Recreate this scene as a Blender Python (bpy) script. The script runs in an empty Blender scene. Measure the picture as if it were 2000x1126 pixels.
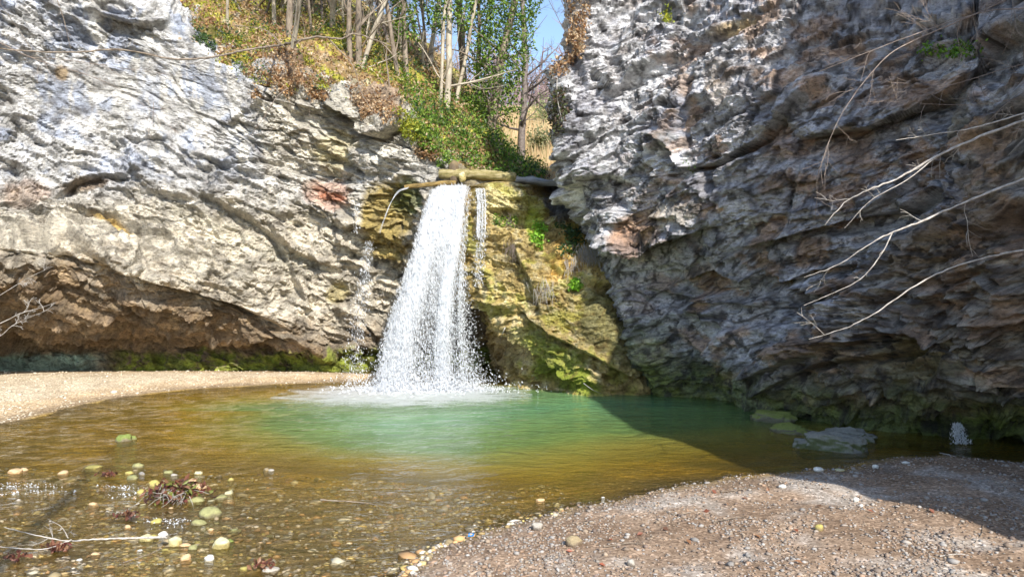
import bpy, math, random
import numpy as np
from mathutils import Vector

# ------------------------------------------------------------------ camera, sky, sun
scn = bpy.context.scene
CZ = 2.4; F = 1350.0
cam_d = bpy.data.cameras.new('camera'); cam = bpy.data.objects.new('camera', cam_d)
scn.collection.objects.link(cam)
cam.location = (0, 0, CZ); cam.rotation_euler = (math.pi/2, 0, 0)
cam_d.sensor_width = 36; cam_d.lens = 36*F/2000; cam_d.clip_start = 0.1; cam_d.clip_end = 2000
scn.camera = cam
SUN_AZ = math.atan2(0.42, -0.91)      # angle from +y, clockwise towards +x : direction the sun stands in
SUN_EL = math.radians(37.5)
world = bpy.data.worlds.new('World'); scn.world = world; world.use_nodes = True
wn = world.node_tree.nodes; wl = world.node_tree.links
bg = wn['Background']; sky = wn.new('ShaderNodeTexSky'); sky.sky_type = 'NISHITA'; sky.sun_disc = False
sky.sun_elevation = SUN_EL; sky.sun_rotation = SUN_AZ; sky.air_density = 1.0; sky.dust_density = 0.6; sky.ozone_density = 1.2
wl.new(sky.outputs[0], bg.inputs[0]); bg.inputs[1].default_value = 0.15
sd = bpy.data.lights.new('sun', 'SUN'); sd.energy = 4.1; sd.angle = math.radians(0.5); sd.color = (1.0, 0.95, 0.86)
sun = bpy.data.objects.new('sun', sd); scn.collection.objects.link(sun)
sv = Vector((math.sin(SUN_AZ)*math.cos(SUN_EL), math.cos(SUN_AZ)*math.cos(SUN_EL), math.sin(SUN_EL)))
sun.rotation_euler = (-sv).to_track_quat('-Z', 'Y').to_euler(); sun.location = sv*60
scn.view_settings.view_transform = 'Standard'; scn.view_settings.look = 'None'
scn.view_settings.exposure = 0.92; scn.view_settings.gamma = 1.0; scn.view_settings.use_curve_mapping = False
scn.cycles.max_bounces = 8; scn.cycles.transparent_max_bounces = 24; scn.cycles.diffuse_bounces = 3
scn.cycles.caustics_reflective = False; scn.cycles.caustics_refractive = False
rng = np.random.default_rng(7); random.seed(7)

# ------------------------------------------------------------------ helpers
def W(px, py, d):
    """a point of the place from its bearing in the photograph and its distance"""
    return np.array([(px-1000)/F*d, d, CZ+(563-py)/F*d])
def G(px, py, z=0.0):
    d = (CZ-z)*F/(py-563.0); return np.array([(px-1000)/F*d, d, z])
def proj(P):
    y = np.maximum(P[..., 1], 0.5)
    return 1000+F*P[..., 0]/y, 563-F*(P[..., 2]-CZ)/y
def sstep(a, b, x):
    t = np.clip((x-a)/(b-a), 0, 1); return t*t*(3-2*t)
def _h(ix, iy, iz, s):
    h = (ix.astype(np.int64)*374761393 + iy.astype(np.int64)*668265263 + iz.astype(np.int64)*2147483647 + s*974634777) & 0xFFFFFFFF
    h = (h ^ (h >> 13))*1274126177 & 0xFFFFFFFF
    h = (h ^ (h >> 16))*2246822519 & 0xFFFFFFFF
    return (h ^ (h >> 15)) & 0xFFFFFF
def noise(P, s=0):
    p = np.asarray(P, dtype=np.float32); i = np.floor(p); f = p-i; i = i.astype(np.int64)
    w = f*f*f*(f*(f*6-15)+10); out = 0
    for dx in (0, 1):
        wx = w[..., 0] if dx else 1-w[..., 0]
        for dy in (0, 1):
            wy = w[..., 1] if dy else 1-w[..., 1]
            for dz in (0, 1):
                wz = w[..., 2] if dz else 1-w[..., 2]
                h = _h(i[..., 0]+dx, i[..., 1]+dy, i[..., 2]+dz, s)
                gx = (h & 255)/127.5-1; gy = ((h >> 8) & 255)/127.5-1; gz = ((h >> 16) & 255)/127.5-1
                out = out + wx*wy*wz*(gx*(f[..., 0]-dx)+gy*(f[..., 1]-dy)+gz*(f[..., 2]-dz))
    return out*1.1
def fbm(P, o=4, s=0, g=0.5):
    a = 1; r = 0; P = np.asarray(P)
    for k in range(o):
        r = r+a*noise(P, s+k*17); a *= g; P = P*2.03+3.7
    return r
def ridged(P, o=3, s=0):
    a = 1; r = 0; P = np.asarray(P)
    for k in range(o):
        r = r+a*(1-2.4*np.abs(noise(P, s+k*13))); a *= .5; P = P*2.1+1.3
    return r/1.75
def cells(P, s=0):
    """cellular pattern: distance to the edge, random value and tilted facet height of the nearest cell"""
    p = np.asarray(P, dtype=np.float32); i = np.floor(p).astype(np.int64)
    d1 = np.full(p.shape[:-1], 9., np.float32); d2 = d1.copy(); v = np.zeros_like(d1); ft = np.zeros_like(d1)
    for dx in (-1, 0, 1):
        for dy in (-1, 0, 1):
            for dz in (-1, 0, 1):
                c0 = i[..., 0]+dx; c1 = i[..., 1]+dy; c2 = i[..., 2]+dz
                h = _h(c0, c1, c2, s)
                ex = p[..., 0]-(c0+.15+.7*(h & 255)/255); ey = p[..., 1]-(c1+.15+.7*((h >> 8) & 255)/255); ez = p[..., 2]-(c2+.15+.7*((h >> 16) & 255)/255)
                d = ex*ex+ey*ey+ez*ez
                m = d < d1
                d2 = np.where(m, d1, np.minimum(d2, d)); d1 = np.where(m, d, d1)
                r = ((h*40503) & 0xFFFF)/65535.; v = np.where(m, r, v)
                tx = ((h*7919) & 0xFFFF)/32768.-1; tz = ((h*104729) & 0xFFFF)/32768.-1
                ft = np.where(m, r-.5+.6*(tx*ex+tz*ez+(tx*tz)*ey), ft)
    return np.sqrt(d2)-np.sqrt(d1), v, ft
def link(o, parent=None):
    scn.collection.objects.link(o)
    if parent: o.parent = parent
    return o
STUFFY = {'leaves', 'ivy_crown', 'foliage', 'branches', 'twig', 'crown', 'stems', 'grass_stalks', 'straw'}
def raw_mesh(name, V, polys, n, mat=None, smooth=True, col=None, parent=None, attrs=None):
    """polys: (k,n) integer array"""
    me = bpy.data.meshes.new(name); V = np.asarray(V, np.float32).reshape(-1, 3); polys = np.asarray(polys, np.int32).reshape(-1, n)
    me.vertices.add(len(V)); me.vertices.foreach_set('co', V.ravel())
    k = len(polys); me.loops.add(k*n); me.loops.foreach_set('vertex_index', polys.ravel())
    me.polygons.add(k); me.polygons.foreach_set('loop_start', np.arange(0, k*n, n, dtype=np.int32))
    me.polygons.foreach_set('loop_total', np.full(k, n, np.int32))
    me.polygons.foreach_set('use_smooth', np.full(k, smooth, bool))
    me.update(calc_edges=True)
    if col is not None:
        a = me.color_attributes.new('col', 'FLOAT_COLOR', 'POINT')
        c = np.ones((len(V), 4), np.float32); c[:, :col.shape[-1]] = col.reshape(len(V), -1); a.data.foreach_set('color', c.ravel())
    for an, av in (attrs or {}).items():
        a = me.attributes.new(an, 'FLOAT', 'POINT'); a.data.foreach_set('value', np.asarray(av, np.float32).ravel())
    if mat: me.materials.append(mat)
    o = link(bpy.data.objects.new(name, me), parent)
    if parent and name in STUFFY: o['kind'] = 'stuff'
    return o
def grid_polys(r, c, flip=False):
    i = np.arange(r*c).reshape(r, c); a, b, d, e = i[:-1, :-1], i[:-1, 1:], i[1:, 1:], i[1:, :-1]
    q = np.stack([a, b, d, e], -1).reshape(-1, 4); return q[:, ::-1] if flip else q
def cr(ctrl, ns):
    ctrl = np.asarray(ctrl, float); K = len(ctrl)
    p = np.concatenate([[2*ctrl[0]-ctrl[1]], ctrl, [2*ctrl[-1]-ctrl[-2]]]); out = []
    for k in range(K-1):
        n = ns[k] if hasattr(ns, '__len__') else ns
        t = (np.arange(n)/n).reshape((-1,)+(1,)*(ctrl.ndim-1)); a, b, c, d = p[k], p[k+1], p[k+2], p[k+3]
        out.append(.5*(2*b+(c-a)*t+(2*a-5*b+4*c-d)*t*t+(3*b-a-3*c+d)*t**3))
    out.append(ctrl[-1:]); return np.concatenate(out)
def patch(ctrl, nr, nc):
    g = cr(ctrl, nr); g = np.swapaxes(cr(np.swapaxes(g, 0, 1), nc), 0, 1); return g
def normals(Pg, toward=(0, 0, 3)):
    du = np.gradient(Pg, axis=1); dv = np.gradient(Pg, axis=0); n = np.cross(du, dv)
    n /= np.linalg.norm(n, axis=-1, keepdims=True)+1e-9
    s = np.sign(np.sum(n*(np.array(toward)-Pg), -1).mean()) or 1; return n*s, s
def tag(o, label=None, cat=None, group=None, kind=None):
    if label: o['label'] = label
    if cat: o['category'] = cat
    if group: o['group'] = group
    if kind: o['kind'] = kind
    return o
def thing(name, loc, label, cat, group=None):
    o = bpy.data.objects.new(name, None); link(o); o.location = loc; o.empty_display_size = .2; return tag(o, label, cat, group)
def polyd(px, py, line):
    """signed distance (pixels of bearing) to an open polyline, positive above it, plus the parameter along it"""
    best = np.full(px.shape, 1e9); sg = np.zeros_like(best); tt = np.zeros_like(best); L = len(line)-1
    for k in range(L):
        (x0, y0), (x1, y1) = line[k], line[k+1]; dx, dy = x1-x0, y1-y0; ll = dx*dx+dy*dy
        t = np.clip(((px-x0)*dx+(py-y0)*dy)/ll, 0, 1); ex = px-(x0+t*dx); ey = py-(y0+t*dy); d = np.hypot(ex, ey)
        m = d < best; best = np.where(m, d, best); sg = np.where(m, np.sign((px-x0)*dy-(py-y0)*dx), sg); tt = np.where(m, (k+t)/L, tt)
    return best*sg, tt
def tube_arrays(pts, radii, n=6):
    pts = np.asarray(pts, float); k = len(pts); t = np.gradient(pts, axis=0); t /= np.linalg.norm(t, axis=1, keepdims=True)+1e-9
    ref = np.array([0, 0, 1.]) if abs(t[:, 2]).mean() < .8 else np.array([1., 0, 0])
    a = np.cross(t, ref); a /= np.linalg.norm(a, axis=1, keepdims=True)+1e-9; b = np.cross(t, a)
    ang = np.arange(n)*2*math.pi/n; r = np.asarray(radii, float).reshape(-1, 1, 1)
    V = pts[:, None]+r*(np.cos(ang)[None, :, None]*a[:, None]+np.sin(ang)[None, :, None]*b[:, None])
    i = np.arange(k*n).reshape(k, n); q = np.stack([i[:-1], np.roll(i[:-1], -1, 1), np.roll(i[1:], -1, 1), i[1:]], -1).reshape(-1, 4)
    return V.reshape(-1, 3), q
class Tubes:
    def __init__(s): s.V = []; s.Q = []; s.n = 0
    def add(s, pts, radii, n=6):
        V, q = tube_arrays(pts, radii, n); s.V.append(V); s.Q.append(q+s.n); s.n += len(V)
    def build(s, name, mat, parent=None, origin=(0, 0, 0)):
        return raw_mesh(name, np.concatenate(s.V)-np.array(origin), np.concatenate(s.Q), 4, mat, parent=parent)
def curve_pts(ctrl, n=8): return cr(np.asarray(ctrl, float), n)
def wiggle(p0, dirv, length, n, amp, r, droop=0.0, up=0.0):
    d = np.array(dirv, float); d /= np.linalg.norm(d); p = np.array(p0, float); out = [p.copy()]
    for k in range(n):
        d = d+r.normal(0, amp, 3); d[2] += up-droop; d /= np.linalg.norm(d); p = p+d*length/n; out.append(p.copy())
    return np.array(out)
def branch_rec(tb, p0, d, length, rad, depth, r, amp=.16, up=0.03, kids=5, spread=.8, n=None):
    k = n or max(4, int(5+depth)); pts = wiggle(p0, d, length, k, amp, r, up=up)
    tb.add(pts, np.linspace(rad, max(rad*.25, .002), k+1), 5 if depth > 1 else 4 if depth > 0 else 3)
    if depth <= 0: return
    for j in range(kids):
        t = r.uniform(.2, .97); q = pts[int(t*k)]; dd = pts[min(k, int(t*k)+1)]-pts[max(0, int(t*k)-1)]; dd /= np.linalg.norm(dd)+1e-9
        s = r.normal(0, 1, 3); s -= dd*s.dot(dd); s /= np.linalg.norm(s)+1e-9
        branch_rec(tb, q, dd*(1-spread*.4)+s*spread, length*r.uniform(.35, .6)*(1.15-t*.6), max(rad*(1-t*.7)*.5, .002), depth-1, r, amp, up, kids, spread)
def leaves_mesh(name, C, size, mat, col=None, parent=None, flat=0.0, r=rng, up=None, aspect=1.0):
    """a small folded four-cornered leaf at every centre"""
    C = np.asarray(C); n = len(C); nr = r.normal(0, 1, (n, 3))
    if up is not None: nr = nr*(1-flat)+np.asarray(up)*flat*2
    nr /= np.linalg.norm(nr, axis=1, keepdims=True)+1e-9
    a = r.normal(0, 1, (n, 3)); a -= nr*(a*nr).sum(1, keepdims=True); a /= np.linalg.norm(a, axis=1, keepdims=True)+1e-9; b = np.cross(nr, a)
    s = (np.asarray(size)*np.ones(n))[:, None]
    V = np.stack([C-a*s*aspect, C+b*s*.6+nr*s*.25, C+a*s*aspect, C-b*s*.6+nr*s*.25], 1)
    cc = None
    if col is not None: cc = np.repeat(col[:, None], 4, 1)
    return raw_mesh(name, V.reshape(-1, 3), np.arange(4*n).reshape(-1, 4), 4, mat, smooth=False, col=cc, parent=parent)

# ------------------------------------------------------------------ materials
def new_mat(name):
    m = bpy.data.materials.new(name); m.use_nodes = True; nt = m.node_tree; return m, nt, nt.nodes['Principled BSDF']
def nd(nt, t, **kw):
    n = nt.nodes.new(t)
    for k, v in kw.items():
        if k in n.inputs: n.inputs[k].default_value = v
        else: setattr(n, k, v)
    return n
def tex(nt, kind, scale, detail=6, vec=None, rough=.6, dist=0):
    n = nt.nodes.new('ShaderNodeTexNoise' if kind == 'n' else 'ShaderNodeTexVoronoi'); n.inputs['Scale'].default_value = scale
    if kind == 'n': n.inputs['Detail'].default_value = detail; n.inputs['Roughness'].default_value = rough; n.inputs['Distortion'].default_value = dist
    nt.links.new(vec, n.inputs['Vector']); return n
def ramp(nt, inp, stops):
    r = nt.nodes.new('ShaderNodeValToRGB'); e = r.color_ramp.elements
    while len(e) < len(stops): e.new(.5)
    for k, (p, c) in enumerate(stops): e[k].position = p; e[k].color = (*c, 1) if len(c) == 3 else c
    nt.links.new(inp, r.inputs[0]); return r
def mixc(nt, fac, a, b, mode='MIX'):
    m = nt.nodes.new('ShaderNodeMix'); m.data_type = 'RGBA'; m.blend_type = mode
    for s, v in ((0, fac), (6, a), (7, b)):
        if isinstance(v, (int, float)): m.inputs[s].default_value = v
        elif isinstance(v, tuple): m.inputs[s].default_value = (*v, 1)
        else: nt.links.new(v, m.inputs[s])
    return m.outputs[2]
def bump(nt, h, strength, dist, prev=None):
    b = nd(nt, 'ShaderNodeBump', Strength=strength, Distance=dist); nt.links.new(h, b.inputs['Height'])
    if prev: nt.links.new(prev, b.inputs['Normal'])
    return b.outputs[0]
def rock_material(name, stretch=(1, 1, 1), rot=(0, 0, 0)):
    m, nt, p = new_mat(name); L = nt.links.new
    geo = nt.nodes.new('ShaderNodeNewGeometry'); mp = nt.nodes.new('ShaderNodeMapping'); L(geo.outputs['Position'], mp.inputs[0])
    mp.inputs['Rotation'].default_value = rot; mp.inputs['Scale'].default_value = stretch; v = mp.outputs[0]
    at = nd(nt, 'ShaderNodeAttribute', attribute_name='col')
    n1 = tex(nt, 'n', 2.2, 9, v, .68); n2 = tex(nt, 'n', 11, 8, v, .7); n3 = tex(nt, 'n', 45, 5, v, .7)
    r1 = ramp(nt, n1.outputs[0], [(.3, (.62, .6, .6)), (.5, (.95, .95, .95)), (.68, (1.3, 1.3, 1.3))])
    r2 = ramp(nt, n2.outputs[0], [(.34, (.34, .32, .31)), (.46, (.95, .95, .95)), (.64, (1.35, 1.34, 1.32))])
    r3 = ramp(nt, n3.outputs[0], [(.3, (.6, .6, .6)), (.5, (1, 1, 1)), (.7, (1.25, 1.25, 1.25))])
    c = mixc(nt, 1.0, at.outputs['Color'], r1.outputs[0], 'MULTIPLY'); c = mixc(nt, .85, c, r2.outputs[0], 'MULTIPLY'); c = mixc(nt, .7, c, r3.outputs[0], 'MULTIPLY')
    L(c, p.inputs['Base Color'])
    vo = nt.nodes.new('ShaderNodeTexVoronoi'); vo.feature = 'DISTANCE_TO_EDGE'; vo.inputs['Scale'].default_value = 5
    wob = mixc(nt, .25, v, n2.outputs[1]); L(wob, vo.inputs['Vector'])
    cr_ = ramp(nt, vo.outputs[0], [(0, (0, 0, 0)), (.05, (1, 1, 1))])
    n0 = tex(nt, 'n', .8, 4, v, .6); k0 = ramp(nt, n0.outputs[0], [(.38, (.3,)*3), (.60, (1,)*3)]); nv = tex(nt, 'n', 1.0, 5, v, .65)
    hm = nd(nt, 'ShaderNodeMath', operation='MULTIPLY'); L(n2.outputs[0], hm.inputs[0]); L(k0.outputs[0], hm.inputs[1]); hm2 = nd(nt, 'ShaderNodeMath', operation='MULTIPLY'); L(n3.outputs[0], hm2.inputs[0]); L(k0.outputs[0], hm2.inputs[1])
    b = bump(nt, hm.outputs[0], 1, .11); b = bump(nt, hm2.outputs[0], .9, .03, b); b = bump(nt, n3.outputs[0], .4, .01, b); b = bump(nt, cr_.outputs[0], .5, .02, b)
    L(b, p.inputs['Normal'])
    rg = nt.nodes.new('ShaderNodeMapRange'); L(at.outputs['Alpha'], rg.inputs[0]); rg.inputs[3].default_value = .25; rg.inputs[4].default_value = .88
    L(rg.outputs[0], p.inputs['Roughness']); p.inputs['Specular IOR Level'].default_value = .35
    return m
M = {}
M['rock'] = rock_material('limestone', (1, 1, 1.9), (0, math.radians(24), 0))
M['rock_r'] = rock_material('right_limestone', (1, 1, 2.3), (0, math.radians(-14), 0))  # same tones as the left limestone; only texture stretch and tilt differ
M['tufa'] = rock_material('tufa', (1.2, 1.2, 1.5), (0, math.radians(20), 0))
def simple(name, c1, c2, scale=8, rough=.85, bmp=.02, stretch=(1, 1, 1), coord='Object', spec=.3, c3=None):
    m, nt, p = new_mat(name); L = nt.links.new
    tc = nt.nodes.new('ShaderNodeTexCoord'); mp = nt.nodes.new('ShaderNodeMapping'); L(tc.outputs[coord], mp.inputs[0]); mp.inputs['Scale'].default_value = stretch
    n = tex(nt, 'n', scale, 7, mp.outputs[0], .68)
    st = [(.33, c1), (.62, c2)] if c3 is None else [(.3, c1), (.5, c2), (.68, c3)]
    L(ramp(nt, n.outputs[0], st).outputs[0], p.inputs['Base Color']); p.inputs['Roughness'].default_value = rough
    p.inputs['Specular IOR Level'].default_value = spec
    n2 = tex(nt, 'n', scale*4, 6, mp.outputs[0], .7)
    L(bump(nt, n2.outputs[0], .8, bmp), p.inputs['Normal']); return m
M['bark'] = simple('bark', (.10, .075, .055), (.33, .27, .21), 7, .9, .02, (1, 1, .25))
M['bark_pale'] = simple('pale_bark', (.26, .22, .17), (.52, .46, .36), 6, .9, .015, (1, 1, .3))
M['bark_grey'] = simple('grey_bark', (.09, .075, .07), (.26, .22, .2), 10, .9, .01)
M['twig_pale'] = simple('bleached_wood', (.26, .23, .20), (.58, .54, .49), 14, .85, .01, (1, 1, .4))
M['twig_mid'] = simple('dry_twig', (.16, .12, .1), (.34, .28, .24), 9, .85, .004)
M['timber'] = simple('mossy_timber', (.10, .11, .03), (.34, .28, .12), 7, .9, .05, (.6, 1, 3), c3=(.52, .45, .27))
M['timber_grey'] = simple('grey_timber', (.12, .12, .12), (.34, .34, .34), 4, .6, .01, (.3, 1, 3))
M['pipe'] = simple('ochre_bark_log', (.07, .05, .02), (.32, .22, .08), 10, .9, .03, (.4, 1, 2))
M['dark'] = simple('hollow_shade', (.02, .015, .01), (.05, .04, .03), 5)  # near-black for the hollow log's end cap, painting in its inner shade
M['blue'] = simple('blue_plastic', (.01, .16, .45), (.02, .25, .6), 6, .4, .001)
def attr_mat(name, rough=.7, trans=0.0, spec=.3):
    m, nt, p = new_mat(name); at = nd(nt, 'ShaderNodeAttribute', attribute_name='col'); nt.links.new(at.outputs['Color'], p.inputs['Base Color'])
    p.inputs['Roughness'].default_value = rough; p.inputs['Specular IOR Level'].default_value = spec
    if trans:
        tr = nt.nodes.new('ShaderNodeBsdfTranslucent'); nt.links.new(at.outputs['Color'], tr.inputs[0]); mx = nt.nodes.new('ShaderNodeMixShader'); mx.inputs[0].default_value = trans
        nt.links.new(p.outputs[0], mx.inputs[1]); nt.links.new(tr.outputs[0], mx.inputs[2]); nt.links.new(mx.outputs[0], nt.nodes['Material Output'].inputs[0])
    return m
M['leaf'] = attr_mat('leaf', .5, .35, .5); M['pebble'] = attr_mat('pebble', .75, 0, .35)
def stone_mat(name, base, top):
    """a stone with a second colour on its upper side; algae and moss on some"""
    m, nt, p = new_mat(name); L = nt.links.new
    tc = nt.nodes.new('ShaderNodeTexCoord'); geo = nt.nodes.new('ShaderNodeNewGeometry'); sp = nt.nodes.new('ShaderNodeSeparateXYZ'); L(geo.outputs['Normal'], sp.inputs[0])
    n = tex(nt, 'n', 6, 8, geo.outputs['Position'], .7); n2 = tex(nt, 'n', 30, 6, geo.outputs['Position'], .7)
    ad = nd(nt, 'ShaderNodeMath', operation='ADD'); L(sp.outputs[2], ad.inputs[0]); L(n.outputs[0], ad.inputs[1])
    f = ramp(nt, ad.outputs[0], [(.55, (0, 0, 0)), (.95, (1, 1, 1))])
    b1 = ramp(nt, n2.outputs[0], [(.3, tuple(x*.6 for x in base)), (.65, base)]); t1 = ramp(nt, n2.outputs[0], [(.3, tuple(x*.65 for x in top)), (.65, top)])
    L(mixc(nt, f.outputs[0], b1.outputs[0], t1.outputs[0]), p.inputs['Base Color']); p.inputs['Roughness'].default_value = .7
    L(bump(nt, n2.outputs[0], .8, .02), p.inputs['Normal']); return m
M['s_yellow'] = stone_mat('yellow_algae_stone', (.34, .26, .11), (.50, .42, .12))
M['s_olive'] = stone_mat('olive_stone', (.22, .19, .10), (.34, .33, .14))
M['s_green'] = stone_mat('mossy_stone', (.24, .20, .12), (.22, .27, .06))
M['s_white'] = stone_mat('white_stone', (.62, .60, .54), (.82, .80, .74))
M['s_pale'] = stone_mat('pale_yellow_stone', (.44, .36, .14), (.64, .59, .36))
M['s_orange'] = stone_mat('orange_stone', (.48, .28, .12), (.66, .46, .26))
M['s_grey'] = stone_mat('grey_stone', (.26, .22, .18), (.46, .42, .36))
M['s_brown'] = stone_mat('brown_stone', (.24, .18, .12), (.36, .28, .16))
M['s_slab'] = stone_mat('mossy_slab', (.16, .15, .10), (.17, .20, .04))
M['s_slabgrey'] = stone_mat('wet_grey_slab', (.10, .12, .05), (.22, .22, .19))

# water: mirror layer over a body that is clear in the shallows and turbid green where deep
def water_mat(name, glint=.02):
    m, nt, p = new_mat(name); L = nt.links.new; nt.nodes.remove(p); out = nt.nodes['Material Output']
    geo = nt.nodes.new('ShaderNodeNewGeometry'); mp = nt.nodes.new('ShaderNodeMapping'); L(geo.outputs['Position'], mp.inputs[0]); mp.inputs['Scale'].default_value = (1, 1.9, 1)
    n1 = tex(nt, 'n', 2.6, 3, mp.outputs[0], .5, .6); n2 = tex(nt, 'n', 9, 3, mp.outputs[0], .5, .8); n3 = tex(nt, 'n', 30, 2, mp.outputs[0], .5, .3)
    b = bump(nt, n1.outputs[0], 1, .038); b = bump(nt, n2.outputs[0], 1, .014, b); b = bump(nt, n3.outputs[0], .7, .005, b)
    at = nd(nt, 'ShaderNodeAttribute', attribute_name='depth')
    gl = nd(nt, 'ShaderNodeBsdfGlossy', Roughness=.03); L(b, gl.inputs['Normal'])
    tr = nt.nodes.new('ShaderNodeBsdfTransparent'); df = nt.nodes.new('ShaderNodeBsdfDiffuse'); L(b, df.inputs['Normal'])
    tint = ramp(nt, at.outputs['Fac'], [(0, (1, 1, 1)), (.15, (1, .90, .60)), (.5, (.6, .62, .32)), (1, (.3, .45, .25))]); L(tint.outputs[0], tr.inputs[0])
    nn = tex(nt, 'n', .55, 4, mp.outputs[0], .6, 1)
    body = ramp(nt, at.outputs['Fac'], [(0, (.62, .40, .07)), (.18, (.54, .40, .06)), (.42, (.18, .29, .09)), (1, (.10, .29, .17))])
    body2 = mixc(nt, .6, body.outputs[0], ramp(nt, nn.outputs[0], [(.35, (.75, .8, .85)), (.65, (1.35, 1.2, 1.0))]).outputs[0], 'MULTIPLY'); L(body2, df.inputs[0])
    op = ramp(nt, at.outputs['Fac'], [(0, (.03,)*3), (.12, (.16,)*3), (.4, (.6,)*3), (.9, (.92,)*3)])
    m1 = nt.nodes.new('ShaderNodeMixShader'); L(op.outputs[0], m1.inputs[0]); L(tr.outputs[0], m1.inputs[1]); L(df.outputs[0], m1.inputs[2])
    fr = nd(nt, 'ShaderNodeFresnel', IOR=1.33); L(b, fr.inputs['Normal'])
    m2 = nt.nodes.new('ShaderNodeMixShader'); L(fr.outputs[0], m2.inputs[0]); L(m1.outputs[0], m2.inputs[1]); L(gl.outputs[0], m2.inputs[2])
    L(m2.outputs[0], out.inputs[0]); return m
M['water'] = water_mat('pool_water')
def white_water(name, alpha=False, scale=(17, 17, 1.3), lo=.45, hi=.6):
    m, nt, p = new_mat(name); L = nt.links.new; out = nt.nodes['Material Output']
    p.inputs['Base Color'].default_value = (.90, .92, .95, 1); p.inputs['Roughness'].default_value = .35
    tr = nt.nodes.new('ShaderNodeBsdfTranslucent'); tr.inputs[0].default_value = (.90, .92, .95, 1)
    mx = nt.nodes.new('ShaderNodeMixShader'); mx.inputs[0].default_value = .5; L(p.outputs[0], mx.inputs[1]); L(tr.outputs[0], mx.inputs[2]); last = mx
    geo = nt.nodes.new('ShaderNodeNewGeometry'); mp = nt.nodes.new('ShaderNodeMapping'); L(geo.outputs['Position'], mp.inputs[0]); mp.inputs['Scale'].default_value = scale
    n = tex(nt, 'n', 1, 5, mp.outputs[0], .7, .4); L(bump(nt, n.outputs[0], .8, .05), p.inputs['Normal'])
    if alpha:
        at = nd(nt, 'ShaderNodeAttribute', attribute_name='dens')
        geo2 = nt.nodes.new('ShaderNodeMapping'); L(geo.outputs['Position'], geo2.inputs[0]); geo2.inputs['Scale'].default_value = (26, 26, 5)
        n2 = tex(nt, 'n', 1, 4, geo2.outputs[0], .75)
        av = nd(nt, 'ShaderNodeMath', operation='MULTIPLY_ADD'); L(n.outputs[0], av.inputs[0]); av.inputs[1].default_value = .5; L(at.outputs['Fac'], av.inputs[2])
        a2 = nd(nt, 'ShaderNodeMath', operation='MULTIPLY_ADD'); L(n2.outputs[0], a2.inputs[0]); a2.inputs[1].default_value = .75; L(av.outputs[0], a2.inputs[2])
        f = nt.nodes.new('ShaderNodeMapRange'); L(a2.outputs[0], f.inputs[0]); f.inputs[1].default_value = .92; f.inputs[2].default_value = 1.30; f.inputs[4].default_value = .95
        tp = nt.nodes.new('ShaderNodeBsdfTransparent'); m3 = nt.nodes.new('ShaderNodeMixShader'); L(f.outputs[0], m3.inputs[0]); L(tp.outputs[0], m3.inputs[1]); L(mx.outputs[0], m3.inputs[2]); last = m3
    L(last.outputs[0], out.inputs[0]); return m
M['drop'] = white_water('white_water'); M['sheet'] = white_water('white_water_sheet', True); M['foam'] = white_water('foam', True, (6, 9, 6))

# ground: gravel and sand
def ground_mat():
    m, nt, p = new_mat('gravel_and_sand'); L = nt.links.new
    geo = nt.nodes.new('ShaderNodeNewGeometry'); v = geo.outputs['Position']; at = nd(nt, 'ShaderNodeAttribute', attribute_name='col')
    vo = tex(nt, 'v', 38, vec=v); vo2 = tex(nt, 'v', 15, vec=v); n = tex(nt, 'n', 1.6, 8, v, .65); n2 = tex(nt, 'n', 60, 4, v, .7)
    sp = nt.nodes.new('ShaderNodeSeparateColor'); L(vo.outputs['Color'], sp.inputs[0])
    r = ramp(nt, sp.outputs[0], [(0, (.5, .46, .42)), (.5, (.9, .88, .84)), (.85, (1.2, 1.18, 1.15)), (1, (1.9, 1.9, 1.9))])
    r2 = ramp(nt, n.outputs[0], [(.3, (.72, .68, .64)), (.7, (1.2, 1.2, 1.2))]); r3 = ramp(nt, n2.outputs[0], [(.3, (.7, .7, .7)), (.7, (1.3, 1.3, 1.3))])
    c = mixc(nt, .85, at.outputs['Color'], r.outputs[0], 'MULTIPLY'); c = mixc(nt, 1., c, r2.outputs[0], 'MULTIPLY'); c = mixc(nt, .7, c, r3.outputs[0], 'MULTIPLY')
    L(c, p.inputs['Base Color']); p.inputs['Roughness'].default_value = .9; p.inputs['Specular IOR Level'].default_value = .2
    b = bump(nt, vo.outputs['Distance'], -.8, .012); b = bump(nt, n2.outputs[0], .6, .01, b); L(b, p.inputs['Normal']); return m
M['ground'] = ground_mat()
def hill_mat():
    m, nt, p = new_mat('leaf_litter'); L = nt.links.new
    geo = nt.nodes.new('ShaderNodeNewGeometry'); v = geo.outputs['Position']; at = nd(nt, 'ShaderNodeAttribute', attribute_name='col')
    n = tex(nt, 'n', 3, 9, v, .75); r = ramp(nt, n.outputs[0], [(.3, (.45, .45, .45)), (.5, (.95, .95, .95)), (.7, (1.5, 1.5, 1.5))])
    L(mixc(nt, 1., at.outputs['Color'], r.outputs[0], 'MULTIPLY'), p.inputs['Base Color']); p.inputs['Roughness'].default_value = .95; p.inputs['Specular IOR Level'].default_value = .1
    L(bump(nt, n.outputs[0], 1, .15), p.inputs['Normal']); return m
M['hill'] = hill_mat()

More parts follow.
